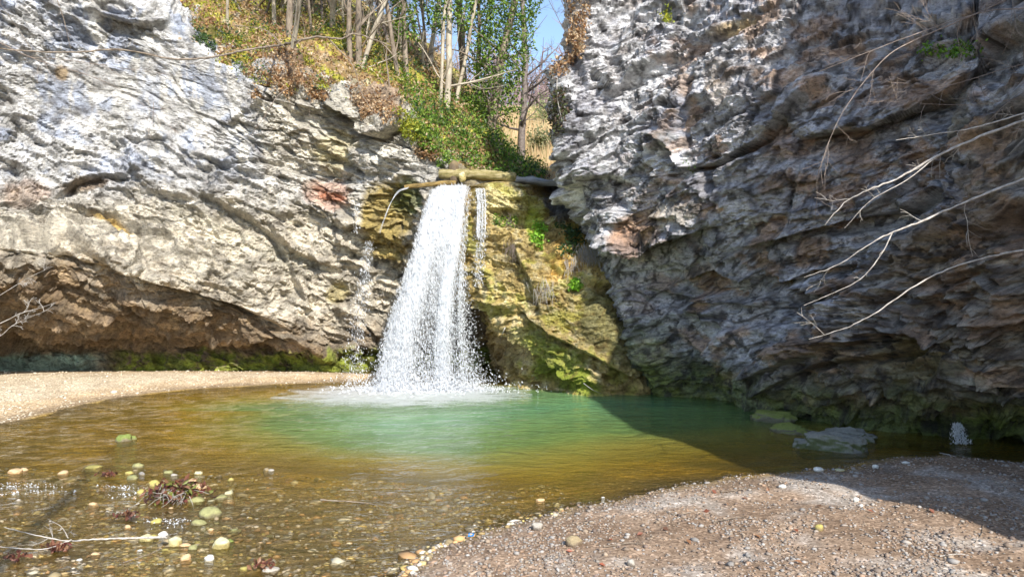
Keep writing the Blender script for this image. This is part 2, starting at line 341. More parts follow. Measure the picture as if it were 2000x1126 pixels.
# ------------------------------------------------------------------ ground, banks and pool bed
def sd_poly(x, y, line):
    best = np.full(x.shape, 1e9); sg = np.zeros_like(best)
    for k in range(len(line)-1):
        (x0, y0), (x1, y1) = line[k], line[k+1]; dx, dy = x1-x0, y1-y0
        t = np.clip(((x-x0)*dx+(y-y0)*dy)/(dx*dx+dy*dy), 0, 1); ex = x-(x0+t*dx); ey = y-(y0+t*dy); d = np.hypot(ex, ey)
        m = d < best; best = np.where(m, d, best); sg = np.where(m, np.sign(dx*(y-y0)-dy*(x-x0)), sg)
    return best*sg
BANK = [(-2.2, -60), (-1.6, 2), (-1.05, 5.3), (-.75, 6.3), (.0, 7.0), (.9, 7.7), (1.8, 8.2), (2.7, 8.75), (4.3, 9.15), (5.3, 9.75), (6.2, 9.9), (7.2, 9.4), (9, 8.6), (60, 8)]
SAND = [(-60, 7), (-12, 9.8), (-9.2, 11.2), (-8.9, 13), (-8.8, 14.9), (-7.7, 16.4), (-6, 17.2), (-3.6, 17.9), (-2.9, 18.5), (-3.4, 19.4), (-6, 20.0), (-9, 20.2), (-60, 20.4)]
def ground_z(x, y):
    P = np.stack([x, y, np.zeros_like(x)], -1)
    e = np.hypot((x+.4)/7.6, (y-13.6)/4.6); e = np.where(y < 13.6, np.hypot((x-.2)/7.2, (y-13.6)/5.4), e)
    deep = 1.15*(1-sstep(.1, 1.05, e)); rr = np.hypot((x-5)/3.5, (y-12.2)/2.6); deep = np.maximum(deep, .75*(1-sstep(.2, 1.1, rr)))
    bed = -.05-deep+.05*fbm(P*.9, 3, 5)
    bed += -.05*sstep(0, 5, y-4)
    near = sstep(10.5, 8.5, y)*sstep(-1, -3, x)
    bed = bed+near*(.045*fbm(P*1.7, 3, 31)+.02)
    a = -sd_poly(x, y, BANK)+.12*fbm(P*1.4, 3, 8)
    zb = np.where(a > 0, .085*a*np.exp(-a/14)+.012, .17*a)+.075*fbm(P*.9, 4, 9)*sstep(-.1, .8, a); zb = np.minimum(zb, .75)
    s = sd_poly(x, y, SAND)*1.0; 
    s = np.where((y > 10) | (x < -8), s, s)+.1*fbm(P*.9, 3, 12)
    zs = np.where(s > 0, .22*(1-np.exp(-s/2.2)), .16*s)+.02*fbm(P*1.1, 3, 14)
    z = np.maximum(np.maximum(bed, zb), zs)
    z = z+.010*fbm(P*7, 3, 3)
    return z, a, s
def axis(core, dense, outer):
    return np.concatenate([-outer[::-1]+core[0], np.arange(core[0], core[1], dense), outer+core[1]])
outer = np.array([.5, 1.5, 4, 10, 25, 70, 180, 500.])
xs = axis((-17, 11), .075, outer); ys = axis((3.5, 23), .065, outer)
X, Y = np.meshgrid(xs, ys); Z, A_, S_ = ground_z(X, Y)
Pg = np.stack([X, Y, Z], -1); n1 = fbm(Pg*.7, 4, 50); n2 = fbm(Pg*2.2, 3, 60)
def lerp(a, b, t): return np.asarray(a)*(1-t[..., None])+np.asarray(b)*t[..., None]
colg = np.zeros(X.shape+(3,))+np.array([.44, .32, .12])
colg = lerp(colg, (.62, .40, .07), sstep(-.3, .3, n1)); colg = lerp(colg, (.38, .30, .18), sstep(9.5, 7.5, Y)*.7)
colg = lerp(colg, (.33, .245, .18), sstep(-.15, .3, A_)); colg = lerp(colg, (.42, .39, .36), sstep(.0, .35, n1+.5*n2)*sstep(0, .4, A_)*.8)
colg = lerp(colg, (.23, .16, .11), sstep(.0, -.35, n1-.05)*sstep(0, .6, A_)*.6)
colg = lerp(colg, (.52, .40, .26), sstep(-.1, .15, S_)); colg = lerp(colg, (.56, .48, .36), sstep(.4, 2.0, S_+n1)); colg = lerp(colg, (.44, .44, .22), sstep(.1, .5, n1)*sstep(2, 4, S_)*.4)
colg = colg*(1-.42*sstep(.05, .015, Z)*sstep(-.25, -.02, Z))[..., None]
raw_mesh('ground', Pg, grid_polys(len(ys), len(xs)), 4, M['ground'], col=colg)['kind'] = 'structure'

# water surface of the pool
xw = np.concatenate([[-60, -35, -24], np.arange(-17, 10.6, .14), [14]]); yw = np.concatenate([[-30, -10, 0], np.arange(3, 22.5, .14), [24]])
XW, YW = np.meshgrid(xw, yw); zb, _, _ = ground_z(XW, YW); PW = np.stack([XW, YW, 0*XW], -1)
fall_d = np.hypot(XW+2.0, YW-16.1)
PW[..., 2] = .012*fbm(PW*np.array([1.2, 2.6, 1]), 3, 77)*sstep(3, 9, YW)+.02*np.sin(fall_d*5)*np.exp(-fall_d/2.0)
raw_mesh('water', PW, grid_polys(len(yw), len(xw)), 4, M['water'], attrs={'depth': np.clip(-zb/1.2, 0, 1)})['kind'] = 'structure'

# ------------------------------------------------------------------ rock relief
def strata(P, nrm, freq, s, sharp=.82):
    t = P@np.array(nrm)*freq+1.1*fbm(P*.55, 3, s); fr = t-np.floor(t); lay = np.floor(t).astype(np.int64)
    amp = (_h(lay, lay*0, lay*0, s) & 255)/255.
    return np.where(fr < sharp, fr/sharp, (1-fr)/(1-sharp))*(.35+.65*amp)
def rock_disp(P, nrm, s, k=1.0):
    w = P+.18*np.stack([fbm(P*.8, 2, s+1), fbm(P*.8, 2, s+2), fbm(P*.8, 2, s+3)], -1)
    nv = np.array(nrm)/np.linalg.norm(nrm)
    def squash(Q, f, st): return Q*f+np.outer((Q@nv).ravel(), nv).reshape(Q.shape)*f*(st-1)
    e1, v1, f1 = cells(squash(w, .55, 1.8), s+4); e2, v2, f2 = cells(squash(w, 1.5, 2.2), s+5); e3, v3, f3 = cells(squash(w, 4.2, 2.0), s+6)
    d = .30*fbm(P*.33, 2, s+7)+.42*(f1)*sstep(0, .12, e1)
    d += .20*f2*sstep(0, .12, e2)+.11*f3*sstep(0, .15, e3)
    m = sstep(-.25, .35, fbm(P*.35, 2, s+9))
    d += (.10+.16*m)*strata(P, nv, 1.7, s+10)+(.04+.06*(1-m))*strata(w, nv, 5.3, s+11)
    d += .10*ridged(squash(w, 1.3, 1.8), 3, s+12)-.05+.065*fbm(squash(P, 6, 1.6), 3, s+13, .7)
    return d*k, e1, e2, v1, v2, m
def ledges(px, py, lines):
    d = 0
    for line, amp, wu, wd in lines:
        sdv, t = polyd(px, py, line); sdv = sdv
        end = sstep(0, .12, t)*sstep(1, .88, t)
        up = np.exp(-np.maximum(sdv, 0)/wu); dn = np.exp(-np.maximum(-sdv, 0)/wd); sw = sstep(-3, 3, sdv)
        d = d+amp*end*(sw*up-(1-sw)*dn*.9)
    return d
def blobs(px, py, nz, col, lst):
    for (x, y, rx, ry, ang, c, k) in lst:
        a = math.radians(ang); dx = px-x; dy = py-y; u = (dx*math.cos(a)+dy*math.sin(a))/rx; v = (-dx*math.sin(a)+dy*math.cos(a))/ry
        r = np.hypot(u, v)+.55*nz; col = lerp(col, c, k*sstep(1.05, .6, r))
    return col

# ---- left cliff
cpx = [-650, -320, -100, 20, 160, 310, 460, 600, 700, 780, 860, 930, 1010]
rows_py = [
 [-620, -500, -380, -300, -190, -60, 60, 110, 140, 180, 240, 320, 330],
 [-560, -420, -300, -220, -100, 30, 125, 165, 192, 228, 300, 368, 372],
 [-230, -150, -60, 0, 60, 120, 185, 215, 240, 280, 325, 372, 372],
 [120, 150, 190, 210, 230, 250, 290, 320, 330, 345, 368, 400, 400],
 [430, 430, 430, 425, 425, 430, 450, 440, 420, 430, 440, 450, 450],
 [495, 490, 490, 490, 505, 545, 600, 640, 560, 535, 520, 510, 510],
 [590, 590, 590, 600, 612, 640, 665, 690, 680, 670, 660, 650, 650]]
rows_d = [
 [13, 16.5, 19, 20, 21, 21.5, 21.8, 22, 22, 22, 21.5, 21, 21],
 [11, 13.2, 15, 15.8, 16.6, 17.2, 17.8, 18, 18, 18, 17.9, 17.9, 18.3],
 [10.6, 12.8, 14.3, 15.2, 16, 16.7, 17.2, 17.4, 17.4, 17.5, 17.9, 18.6, 18.9],
 [10.3, 12.5, 14, 14.7, 15.6, 16.2, 16.6, 16.9, 17.1, 17.3, 17.5, 17.9, 18.6],
 [10.2, 12.2, 13.5, 14.2, 15, 15.5, 15.9, 16.6, 17.1, 17.5, 18.0, 18.6, 19.2],
 [10.6, 12.5, 13.8, 14.5, 15.2, 15.9, 16.8, 17.9, 18.6, 19.1, 19.6, 20.1, 20.6],
 [12.8, 14.9, 16.3, 17.1, 17.8, 18.4, 19, 19.5, 20.2, 20.7, 21, 21.2, 21.2]]
SH = [0, .6, 1.1, 1.4, 2.2, 2.6, 1.4, 0]
for _r in range(7): rows_d[_r] = [v+SH[_r+1]*(1 if c < 8 else max(0, 1-(c-7)*.3)) if c < 11 and _r < 6 else v for c, v in enumerate(rows_d[_r])]
base_d = [16.5, 18.6, 19.6, 20.1, 20.3, 20.4, 20.5, 20.6, 21, 21.6, 21.8, 21.8, 21.8]
ctrl = [[W(x, y, d) for x, y, d in zip(cpx, ry, rd)] for ry, rd in zip(rows_py, rows_d)]
ctrl.append([np.array([(x-1000)/F*(d-.3), d-.3, .75]) for x, d in zip(cpx, base_d)])
ctrl.append([np.array([(x-1000)/F*d, d-.45, .05]) for x, d in zip(cpx, base_d)])
ctrl.append([np.array([(x-1000)/F*d, d-.3, -1.2]) for x, d in zip(cpx, base_d)])
PL = patch(ctrl, [14, 60, 66, 66, 60, 70, 62, 30, 8], [8, 26, 48, 56, 60, 60, 56, 42, 36, 32, 22, 12])
NL, sg = normals(PL)
STR_L = (-.30, .05, .95)
STR_L = (.38, .12, .9)
px, py = proj(PL)
dsp, e1, e2, v1, v2, mm = rock_disp(PL, STR_L, 100)
LL = [([(128, 405), (190, 425), (265, 455), (355, 468)], .22, 20, 25), ([(385, 375), (440, 405), (490, 425), (570, 490), (660, 525)], .28, 35, 40),
      ([(-60, 470), (60, 462), (130, 478), (240, 530), (340, 560), (470, 600), (605, 662)], .30, 50, 60), ([(515, 420), (560, 500), (600, 600)], .25, 25, 18),
      ([(105, 395), (150, 362), (200, 346), (262, 350)], .30, 25, 30), ([(636, 200), (680, 222), (705, 262), (745, 270), (800, 240)], .45, 30, 28),
      ([(600, 395), (660, 440), (690, 500)], .2, 30, 30), ([(20, 225), (60, 230), (110, 255)], .15, 25, 25), ([(190, 25), (260, 45), (330, 60)], .3, 30, 30),
      ([(380, 300), (450, 330), (520, 350)], .16, 25, 20), ([(230, 590), (330, 600), (420, 650)], .2, 30, 30), ([(470, 680), (560, 655), (620, 690)], .15, 20, 20)]
dsp = dsp+ledges(px, py, LL)
keep = 1-.65*sstep(780, 860, px)*sstep(420, 330, py)
calm = .30+.70*sstep(.0, .6, np.abs(np.hypot((px-300)/330, (py-180)/150))-.5+.6*mm)
dsp = (dsp*calm*keep)
DL = PL+NL*dsp[..., None]
nz = fbm(DL*1.1, 4, 300, .6); nf = fbm(DL*3.5, 4, 310, .6)
col = np.zeros(DL.shape)+np.array([.70, .69, .68])
col = lerp(col, (.44, .49, .61), sstep(-.08, .25, nz)*sstep(600, 440, px)*sstep(460, 330, py)*.85); col = lerp(col, (.80, .78, .74), sstep(.14, .35, fbm(DL*np.array([2.4, 2.4, .45]), 4, 320, .6)))
col = lerp(col, (.70, .61, .45), sstep(330, 450, py+60*nz)*.7); col = lerp(col, (.64, .57, .42), sstep(440, 640, px+80*nz)*sstep(420, 250, py)*.55)
BL = [(570, 128, 85, 40, 8, (.30, .19, .10), .9), (745, 188, 60, 46, 30, (.36, .24, .15), .85), (690, 150, 40, 30, 0, (.30, .24, .08), .6), (840, 262, 34, 60, -40, (.26, .22, .07), .7), (905, 350, 46, 34, 0, (.30, .24, .12), .9), (650, 380, 60, 28, 10, (.56, .27, .15), .6), (655, 385, 30, 8, 5, (.52, .17, .07), .7), (630, 372, 20, 6, 20, (.50, .18, .08), .6), (210, 445, 60, 12, 25, (.66, .44, .12), .9), (650, 300, 50, 50, 0, (.74, .64, .36), .7), (40, 380, 60, 30, 0, (.42, .24, .14), .5),
      (180, 362, 70, 16, -10, (.20, .13, .07), .8), (760, 430, 55, 85, 10, (.44, .33, .10), .95), (800, 390, 30, 40, 0, (.16, .19, .05), .8), (660, 570, 24, 28, 0, (.62, .52, .24), .8),
      (560, 510, 60, 26, 35, (.66, .62, .50), .5), (120, 145, 16, 20, 0, (.40, .26, .10), .8), (300, 130, 40, 240, 8, (.70, .69, .68), .35), (230, 240, 18, 120, 8, (.80, .79, .76), .6),
      (480, 470, 200, 22, 22, (.78, .72, .58), .7), (560, 260, 60, 110, 0, (.68, .62, .50), .5), (920, 650, 110, 130, 0, (.05, .045, .035), .95)]  # last patch: wet recess by the fall, near-black to paint in its shade
col = blobs(px, py, nz, col, BL)
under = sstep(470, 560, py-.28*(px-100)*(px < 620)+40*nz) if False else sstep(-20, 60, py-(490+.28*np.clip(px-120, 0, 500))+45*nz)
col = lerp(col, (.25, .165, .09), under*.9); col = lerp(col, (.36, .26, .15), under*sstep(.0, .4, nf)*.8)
basez = DL[..., 2]
col = lerp(col, (.28, .33, .04), sstep(.70, .45, basez+.35*nz)*sstep(200, 260, px)*sstep(-.3, .1, nf+.2)*.95)
col = lerp(col, (.44, .62, .50), sstep(.62, .4, basez+.15*nz)*sstep(230, 150, px)*.8)
col = lerp(col, (.07, .065, .05), sstep(.3, .1, e2)*.35); col = lerp(col, (.10, .085, .07), sstep(.22, .45, -nf)*.45)
wet = np.ones(px.shape)-.6*sstep(600, 700, px)*sstep(480, 560, py)
col = np.clip(col, .01, .95)
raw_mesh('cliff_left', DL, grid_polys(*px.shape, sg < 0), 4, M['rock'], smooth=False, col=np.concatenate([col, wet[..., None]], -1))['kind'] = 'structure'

# ---- buttress of yellow tufa beside the fall
bp = [[(905, 352, 21), (915, 352, 20), (965, 350, 20), (1010, 350, 20), (1040, 352, 20.2), (1060, 356, 21)],
      [(865, 374, 18.8), (890, 370, 17.6), (955, 361, 17.15), (1005, 362, 17.0), (1045, 374, 17.6), (1095, 392, 18.4)],
      [(860, 440, 18.9), (882, 438, 17.2), (955, 430, 16.7), (1035, 432, 16.7), (1100, 440, 17.3), (1170, 450, 18)],
      [(870, 520, 19.1), (890, 520, 17.2), (965, 515, 16.3), (1055, 515, 16.0), (1140, 522, 16.3), (1235, 530, 17)],
      [(890, 595, 20.6), (912, 588, 17.6), (985, 600, 16.1), (1080, 602, 15.75), (1175, 605, 15.9), (1290, 610, 17.2)],
      [(945, 670, 21.0), (958, 664, 17.8), (1012, 675, 16.4), (1095, 680, 15.55), (1195, 685, 15.4), (1330, 690, 16.8)],
      [(985, 735, 21.4), (998, 732, 18.0), (1048, 742, 16.5), (1115, 745, 15.8), (1180, 750, 15.5), (1340, 752, 17)]]
ctrl = [[W(*q) for q in r] for r in bp]; last = ctrl[-1]
for z, o in ((0., -.05), (-1.3, .2)): ctrl.append([np.array([q[0]*.995, q[1]+o, z]) for q in last])
PB = patch(ctrl, [10, 60, 60, 58, 56, 52, 16, 6], [22, 56, 66, 62, 50]); NB, sg = normals(PB); px, py = proj(PB)
dsp, e1, e2, v1, v2, mm = rock_disp(PB, (.25, .2, .95), 500, .85)
dsp += .05*ridged(PB*3.2, 3, 520)+.03*fbm(PB*np.array([9, 9, 5]), 3, 530)
dsp += ledges(px, py, [([(895, 560), (960, 612), (1010, 668), (1060, 700), (1150, 760)], .20, 30, 60), ([(1010, 600), (1080, 655), (1150, 690), (1250, 745)], .22, 30, 40), ([(1000, 480), (1040, 560), (1060, 620)], .2, 40, 30)])
dsp *= (sstep(350, 400, py)*.9+.1)*(.35+.65*sstep(900, 960, px+.2*(py-370)))
DB = PB+NB*dsp[..., None]; nz = fbm(DB*1.4, 4, 540, .6); nf = fbm(DB*4, 4, 550, .6)
col = np.zeros(DB.shape)+np.array([.50, .38, .15]); col = lerp(col, (.68, .58, .34), sstep(.0, .35, nf)*.8); col = lerp(col, (.36, .36, .05), sstep(.05, .3, nz)*.6)
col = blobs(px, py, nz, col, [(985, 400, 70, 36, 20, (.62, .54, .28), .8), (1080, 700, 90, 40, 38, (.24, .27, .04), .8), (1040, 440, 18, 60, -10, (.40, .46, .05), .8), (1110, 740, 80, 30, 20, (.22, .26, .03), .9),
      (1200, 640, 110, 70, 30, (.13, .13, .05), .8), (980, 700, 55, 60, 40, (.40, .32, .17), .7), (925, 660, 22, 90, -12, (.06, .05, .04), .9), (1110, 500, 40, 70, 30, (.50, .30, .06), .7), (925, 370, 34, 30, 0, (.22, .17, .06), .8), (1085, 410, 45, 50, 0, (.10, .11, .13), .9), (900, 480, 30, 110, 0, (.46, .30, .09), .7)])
col = lerp(col, (.15, .10, .03), sstep(.18, .42, -nf)*.6)
wet = np.ones(px.shape)-.7*sstep(960, 900, px)-.8*sstep(1050, 1080, px)*sstep(440, 400, py)
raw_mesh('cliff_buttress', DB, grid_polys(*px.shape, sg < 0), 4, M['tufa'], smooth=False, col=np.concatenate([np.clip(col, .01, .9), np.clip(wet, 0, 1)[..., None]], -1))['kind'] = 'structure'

# ---- right cliff
edge = [1135, 1122, 1116, 1078, 1104, 1140, 1190, 1235, 1255, 1262, 1262]
pys = [None, None, 60, 200, 330, 450, 560, 660, 740, None, None]
cols_r = [1110, 1250, 1400, 1550, 1700, 1850, 2000]
rimz = [10.6, 10.6, 10.8, 11, 11.2, 11.5, 12]
dd = [[18, 18, 17, 16.5, 15.5, 14.5, 13.5], [16.2, 15.2, 14.0, 13.0, 12, 11.2, 10.4], [15.6, 15.0, 13.6, 12.4, 11.5, 10.6, 9.8], [15.4, 14.8, 13.3, 12.0, 11.2, 10.5, 9.5],
      [15.3, 14.5, 13.0, 12.0, 11.3, 10.5, 9.2], [15.5, 14.5, 13.2, 12.2, 11.4, 10.2, 9.1], [15.9, 15.0, 13.6, 12.4, 11.3, 10.2, 9.2], [15.8, 14.7, 13.4, 12.2, 11.2, 10.5, 9.6],
      [15.6, 14.8, 13.5, 12.2, 11.2, 10.5, 10.0], [15.8, 15.1, 14.0, 12.9, 12.0, 11.7, 11.2], [15.8, 15.1, 14.0, 12.9, 12.0, 11.7, 11.2]]
ctrl = []
for r in range(11):
    row = []
    for c, cx in enumerate(cols_r):
        x = edge[r]+(cx-1110)/890*(2000-edge[r]); d = dd[r][c]
        if r == 0: q = np.array([(x-1000)/F*d, d, rimz[c]+.9])
        elif r == 1: q = np.array([(x-1000)/F*d, d, rimz[c]])
        elif r == 9: q = np.array([(x-1000)/F*d, d, -.02])
        elif r == 10: q = np.array([(x-1000)/F*d, d+.1, -1.6])
        else: q = W(x, pys[r], d)
        row.append(q)
    h = [13.0, 12.4, 10, 8, 6, 4.6, 3.2, 2.2, 1.2, 0, -1.6][r]; k = [3, 0, -.3, -.5, -.6, -.7, -.6, -.3, .3, 1.0, 1.0][r]
    q0 = row[0]; row.insert(0, np.array([q0[0]+1.2, q0[1]+4.5, q0[2]]))
    for (x, y, hk) in ((8.2, 6.2, 1), (7.9, 2.5, .9), (7.8, .6, .72), (9.5, -.8, .4), (13, -1.4, .2)): row.append(np.array([x+k, y+.2*k, h*hk]))  # unseen run of cliff beyond the view, heights shaped for its shade
    ctrl.append(row)
ctrl = np.array(ctrl)
PR = patch(ctrl, [10, 40, 62, 62, 56, 54, 52, 48, 42, 10], [36, 66, 72, 72, 72, 72, 76, 30, 8, 6, 5, 5]); NR, sg = normals(PR, (0, 4, 3)); px, py = proj(PR)
far = PR[..., 1] < 6.2; px = np.where(far, 5000, px)
dsp, e1, e2, v1, v2, mm = rock_disp(PR, (-.22, .12, .96), 900, .8)
RL = [([(1470, 752), (1640, 705), (1800, 694), (2060, 712)], .20, 22, 26), ([(1640, 790), (1750, 738), (1900, 728), (2070, 748)], .18, 20, 22), ([(1760, 655), (1880, 622), (2060, 590)], .18, 24, 24), ([(1560, 690), (1700, 668), (1850, 655), (2000, 668)], .14, 18, 18), ([(1500, 560), (1600, 520), (1700, 515)], .14, 20, 20), ([(1250, 560), (1380, 585), (1520, 600)], .12, 25, 20), ([(1150, 470), (1195, 478), (1235, 492), (1300, 462), (1400, 440)], .40, 45, 50), ([(1290, 250), (1340, 330), (1400, 320), (1480, 275), (1560, 200), (1640, 150)], .25, 45, 40),
      ([(1440, 480), (1560, 450), (1680, 425), (1790, 410), (1880, 365)], .26, 40, 30), ([(1540, 275), (1700, 250), (1860, 190), (1950, 100), (2060, 40)], .30, 40, 40),
      ([(1300, 640), (1480, 720), (1640, 690), (1760, 650), (1900, 640), (2050, 600)], .18, 60, 50), ([(1755, 775), (1800, 758), (1900, 742), (2100, 765)], .12, 40, 40),
      ([(1560, 570), (1600, 562), (1645, 575)], .30, 20, 40), ([(1120, 350), (1180, 345), (1240, 360)], .2, 30, 30),
      ([(1150, 130), (1200, 180), (1260, 140), (1330, 100)], .2, 30, 30), ([(1330, 545), (1400, 520), (1480, 540)], .2, 30, 30), ([(1640, 850), (1690, 838), (1760, 800)], .2, 40, 30)]
dsp = dsp+ledges(px, py, RL)
mk = sstep(1480, 1650, px)*sstep(430, 560, py); dsp = dsp+mk*(.22*strata(PR+.12*fbm(PR*2, 2, 996)[..., None], (-.10, .05, 1), 4.2, 994)+.10*strata(PR, (-.1, .05, 1), 9.5, 995)+.10*ridged(PR*np.array([1.3, 1.3, 3.2]), 4, 991)+.15*(lambda c: c[2]*sstep(0, .12, c[0]))(cells(PR*np.array([1.1, 1.1, 2.4]), 992))+.14*(lambda c: c[2]*sstep(0, .12, c[0]))(cells(PR*np.array([3, 3, 7]), 993)))
blk, _ = polyd(px, py, [(2040, 170), (1960, 190), (1885, 225), (1870, 330), (1862, 400), (1760, 450), (1700, 490), (1640, 590), (1560, 660), (1500, 700), (1440, 730)][::-1])
dsp = dsp+.35*sstep(8, -14, blk)*sstep(-420, -200, blk)*sstep(1400, 1500, px)
dsp = np.where(far, dsp*.8, dsp)
DR = PR+NR*dsp[..., None]; nz = fbm(DR*1.0, 4, 940, .6); nf = fbm(DR*3.6, 4, 950, .6)
col = np.zeros(DR.shape)+np.array([.55, .54, .57]); col = lerp(col, (.80, .80, .82), sstep(1560, 1100, px+.7*(py-250)+120*nz)*.85)  # paler diagonal upper left paints the sunlit part into the colour
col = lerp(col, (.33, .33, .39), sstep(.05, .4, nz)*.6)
brn = sstep(-30, -90, blk-30*nz); col = lerp(col, (.44, .39, .33), brn*sstep(1400, 1520, px)*.85); col = lerp(col, (.17, .12, .09), brn*sstep(1400, 1520, px)*sstep(.02, .22, fbm(DR*np.array([1.5, 1.5, 4.5]), 4, 975))*.8)
col = lerp(col, (.54, .37, .26), sstep(.05, .28, fbm(DR*np.array([1.3, 1.3, 1.9]), 4, 970))*sstep(1130, 1400, px)*.8)
BR = [(1260, 440, 70, 34, -10, (.52, .34, .22), .9), (1230, 470, 34, 30, 0, (.50, .30, .20), .6), (1550, 290, 60, 26, 0, (.52, .38, .30), .8), (1660, 290, 50, 40, 0, (.46, .34, .28), .7), (1440, 60, 60, 22, -20, (.66, .50, .28), .9),
      (1330, 410, 70, 30, -8, (.58, .52, .44), .8), (1410, 170, 30, 60, 0, (.54, .44, .34), .5), (1850, 470, 120, 60, -30, (.36, .28, .2), .6), (1800, 660, 50, 50, 0, (.40, .34, .14), .6), (1380, 540, 40, 30, 0, (.42, .30, .2), .7),
      (1900, 240, 60, 40, -40, (.34, .33, .28), .7), (1750, 800, 70, 40, 0, (.46, .45, .42), .6), (1940, 430, 120, 90, 0, (.30, .22, .18), .5), (1890, 825, 150, 60, 0, (.035, .035, .028), .95), (1830, 690, 130, 40, -8, (.30, .24, .11), .6)]  # near-black patch darkens the wet cave rock, standing in for its shade
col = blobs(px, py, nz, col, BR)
col = lerp(col, (.20, .19, .09), sstep(640, 760, py+40*nz)*sstep(-.3, .2, nf)*.6); col = lerp(col, (.16, .22, .03), sstep(1.0, .2, DR[..., 2]+.5*nz)*.7); col = lerp(col, (.22, .26, .04), sstep(1420, 1200, px+80*nz)*sstep(600, 680, py)*.7)
col = lerp(col, (.05, .045, .045), sstep(.12, .38, -nf)*.75); col = lerp(col, (.05, .045, .045), sstep(.13, .03, e2)*.5)  # crevice dirt, darkened further in place of weak relief shadows
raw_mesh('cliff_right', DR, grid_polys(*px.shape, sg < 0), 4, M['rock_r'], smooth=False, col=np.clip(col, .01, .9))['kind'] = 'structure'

# ------------------------------------------------------------------ hillside above the left cliff, field and far hill
hp = [-200, 250, 400, 520, 640, 760, 860, 940, 1010, 1060]
hy = [[-250, 40, 110, 165, 185, 250, 300, 345, 362, 366], [-330, -60, 20, 75, 95, 155, 215, 275, 332, 350], [-400, -150, -60, -10, 30, 92, 155, 235, 320, 342], [-450, -260, -160, -85, -10, 55, 125, 215, 312, 336], [-480, -300, -200, -120, -30, 42, 112, 205, 305, 332], [-420, -250, -150, -80, 10, 70, 130, 220, 310, 336]]
hd = [[17.5, 18, 18.4, 18.6, 18.6, 18.7, 18.6, 18.5, 18.7, 19], [20, 20, 20.4, 21, 21, 21.5, 22, 22, 22, 22], [23, 23, 24, 25, 25, 26, 27, 27, 27, 27], [27, 27, 28, 30, 31, 32, 34, 36, 36, 36], [33, 33, 34, 36, 38, 40, 42, 44, 46, 46], [50, 50, 50, 52, 54, 56, 58, 60, 62, 62]]
PH = patch([[W(x, y, d) for x, y, d in zip(hp, a, b)] for a, b in zip(hy, hd)], [40, 40, 36, 20, 8], [16, 30, 36, 36, 36, 34, 30, 26, 16]); NH, sg = normals(PH, (0, 0, 80))
PH = PH+NH*(.35*fbm(PH*.8, 4, 600)+.12*fbm(PH*3, 3, 610))[..., None]
nz = fbm(PH*.8, 4, 620); nf = fbm(PH*2.5, 4, 630); px, py = proj(PH)
col = np.zeros(PH.shape)+np.array([.34, .22, .11]); col = lerp(col, (.42, .40, .06), sstep(0, .25, nz)*.9); col = lerp(col, (.13, .17, .03), sstep(.0, .4, -nz)*.6); col = lerp(col, (.62, .56, .44), sstep(.28, .45, nf)*.6)
raw_mesh('hillside', PH, grid_polys(*px.shape, sg < 0), 4, M['hill'], col=col)['kind'] = 'structure'
xs = np.concatenate([[-400, -250, -150, -90, -60, -40, -25, -15], np.arange(-10, 12, .8), [15, 25, 40, 60, 90, 150, 250, 400]])
dsz = [(18.6, 4.55), (20, 4.85), (23, 5.4), (27, 6.6), (35, 9.4), (48, 14.2), (62, 18.2), (80, 22), (105, 28), (140, 37), (180, 46), (215, 50), (260, 50), (500, 40)]
yd = np.interp(np.linspace(0, 13, 120), np.arange(14), [a for a, b in dsz]); XF, YF = np.meshgrid(xs, yd)
ZF = np.interp(YF, [a for a, b in dsz], [b for a, b in dsz]); PF = np.stack([XF, YF, ZF], -1)
PF[..., 2] += (.02*YF)*fbm(PF*.05, 3, 640)*sstep(22, 60, YF)+.12*fbm(PF*.5, 3, 650)+sstep(-2, -40, XF)*sstep(25, 120, YF)*6
PF[..., 2] -= 4.2*sstep(-2.2, -3.4, XF)*sstep(24, 20.5, YF); PF[..., 1] = np.where((XF < -2.6) & (YF < 20.8), 20.8+.2*(YF-18.6), PF[..., 1])
nz = fbm(PF*np.array([.12, .06, .1]), 4, 660); col = np.zeros(PF.shape)+np.array([.52, .36, .20]); col = lerp(col, (.30, .36, .12), sstep(.05, .25, nz)*.8); col = lerp(col, (.24, .17, .16), sstep(58, 80, YF)); col = lerp(col, (.30, .22, .1), sstep(24, 20, YF)*.6)
raw_mesh('hill', PF, grid_polys(*XF.shape), 4, M['hill'], col=col)['kind'] = 'structure'
# land behind the right cliff
RB = np.array([[ctrl[1, c]*[1, 1, 0]+[0, 0, ctrl[1, c, 2]-.3], ctrl[0, c]+[.5, 1, 0], ctrl[0, c]+[8, 10, 2.5], ctrl[0, c]+[30, 35, 8]] for c in range(1, 13)])
raw_mesh('plateau', patch(RB, 4, 5), grid_polys(*patch(RB, 4, 5).shape[:2]), 4, M['hill'], col=np.zeros((patch(RB, 4, 5).shape[0]*patch(RB, 4, 5).shape[1], 3))+np.array([.2, .14, .07]))['kind'] = 'structure'

# ------------------------------------------------------------------ where the surfaces stand (bearing -> distance), for setting things on them
ZB = np.full((300, 560), 1e9); ZI = np.zeros((300, 560, 3))
for S in (DL, DB, DR, PH):
    q = S.reshape(-1, 3); q = q[q[:, 1] > 6]; a, b = proj(q); i = ((b+40)/4).astype(int); j = ((a+100)/4).astype(int)
    ok = (i >= 0) & (i < 300) & (j >= 0) & (j < 560); i, j, q = i[ok], j[ok], q[ok]; o = np.argsort(-q[:, 1]); ZB[i[o], j[o]] = q[o, 1]
def at(px_, py_, off=0.0):
    i = int((py_+40)/4); j = int((px_+100)/4); w = ZB[max(0, i-1):i+2, max(0, j-1):j+2]; w = w[w < 1e8]
    return W(px_, py_, (np.median(w) if len(w) else 18.0)-off)
hq = PH.reshape(-1, 3); ha, hb = proj(hq)
def on_hill(px_, py_): return hq[np.argmin((ha-px_)**2+(hb-py_)**2)].copy()
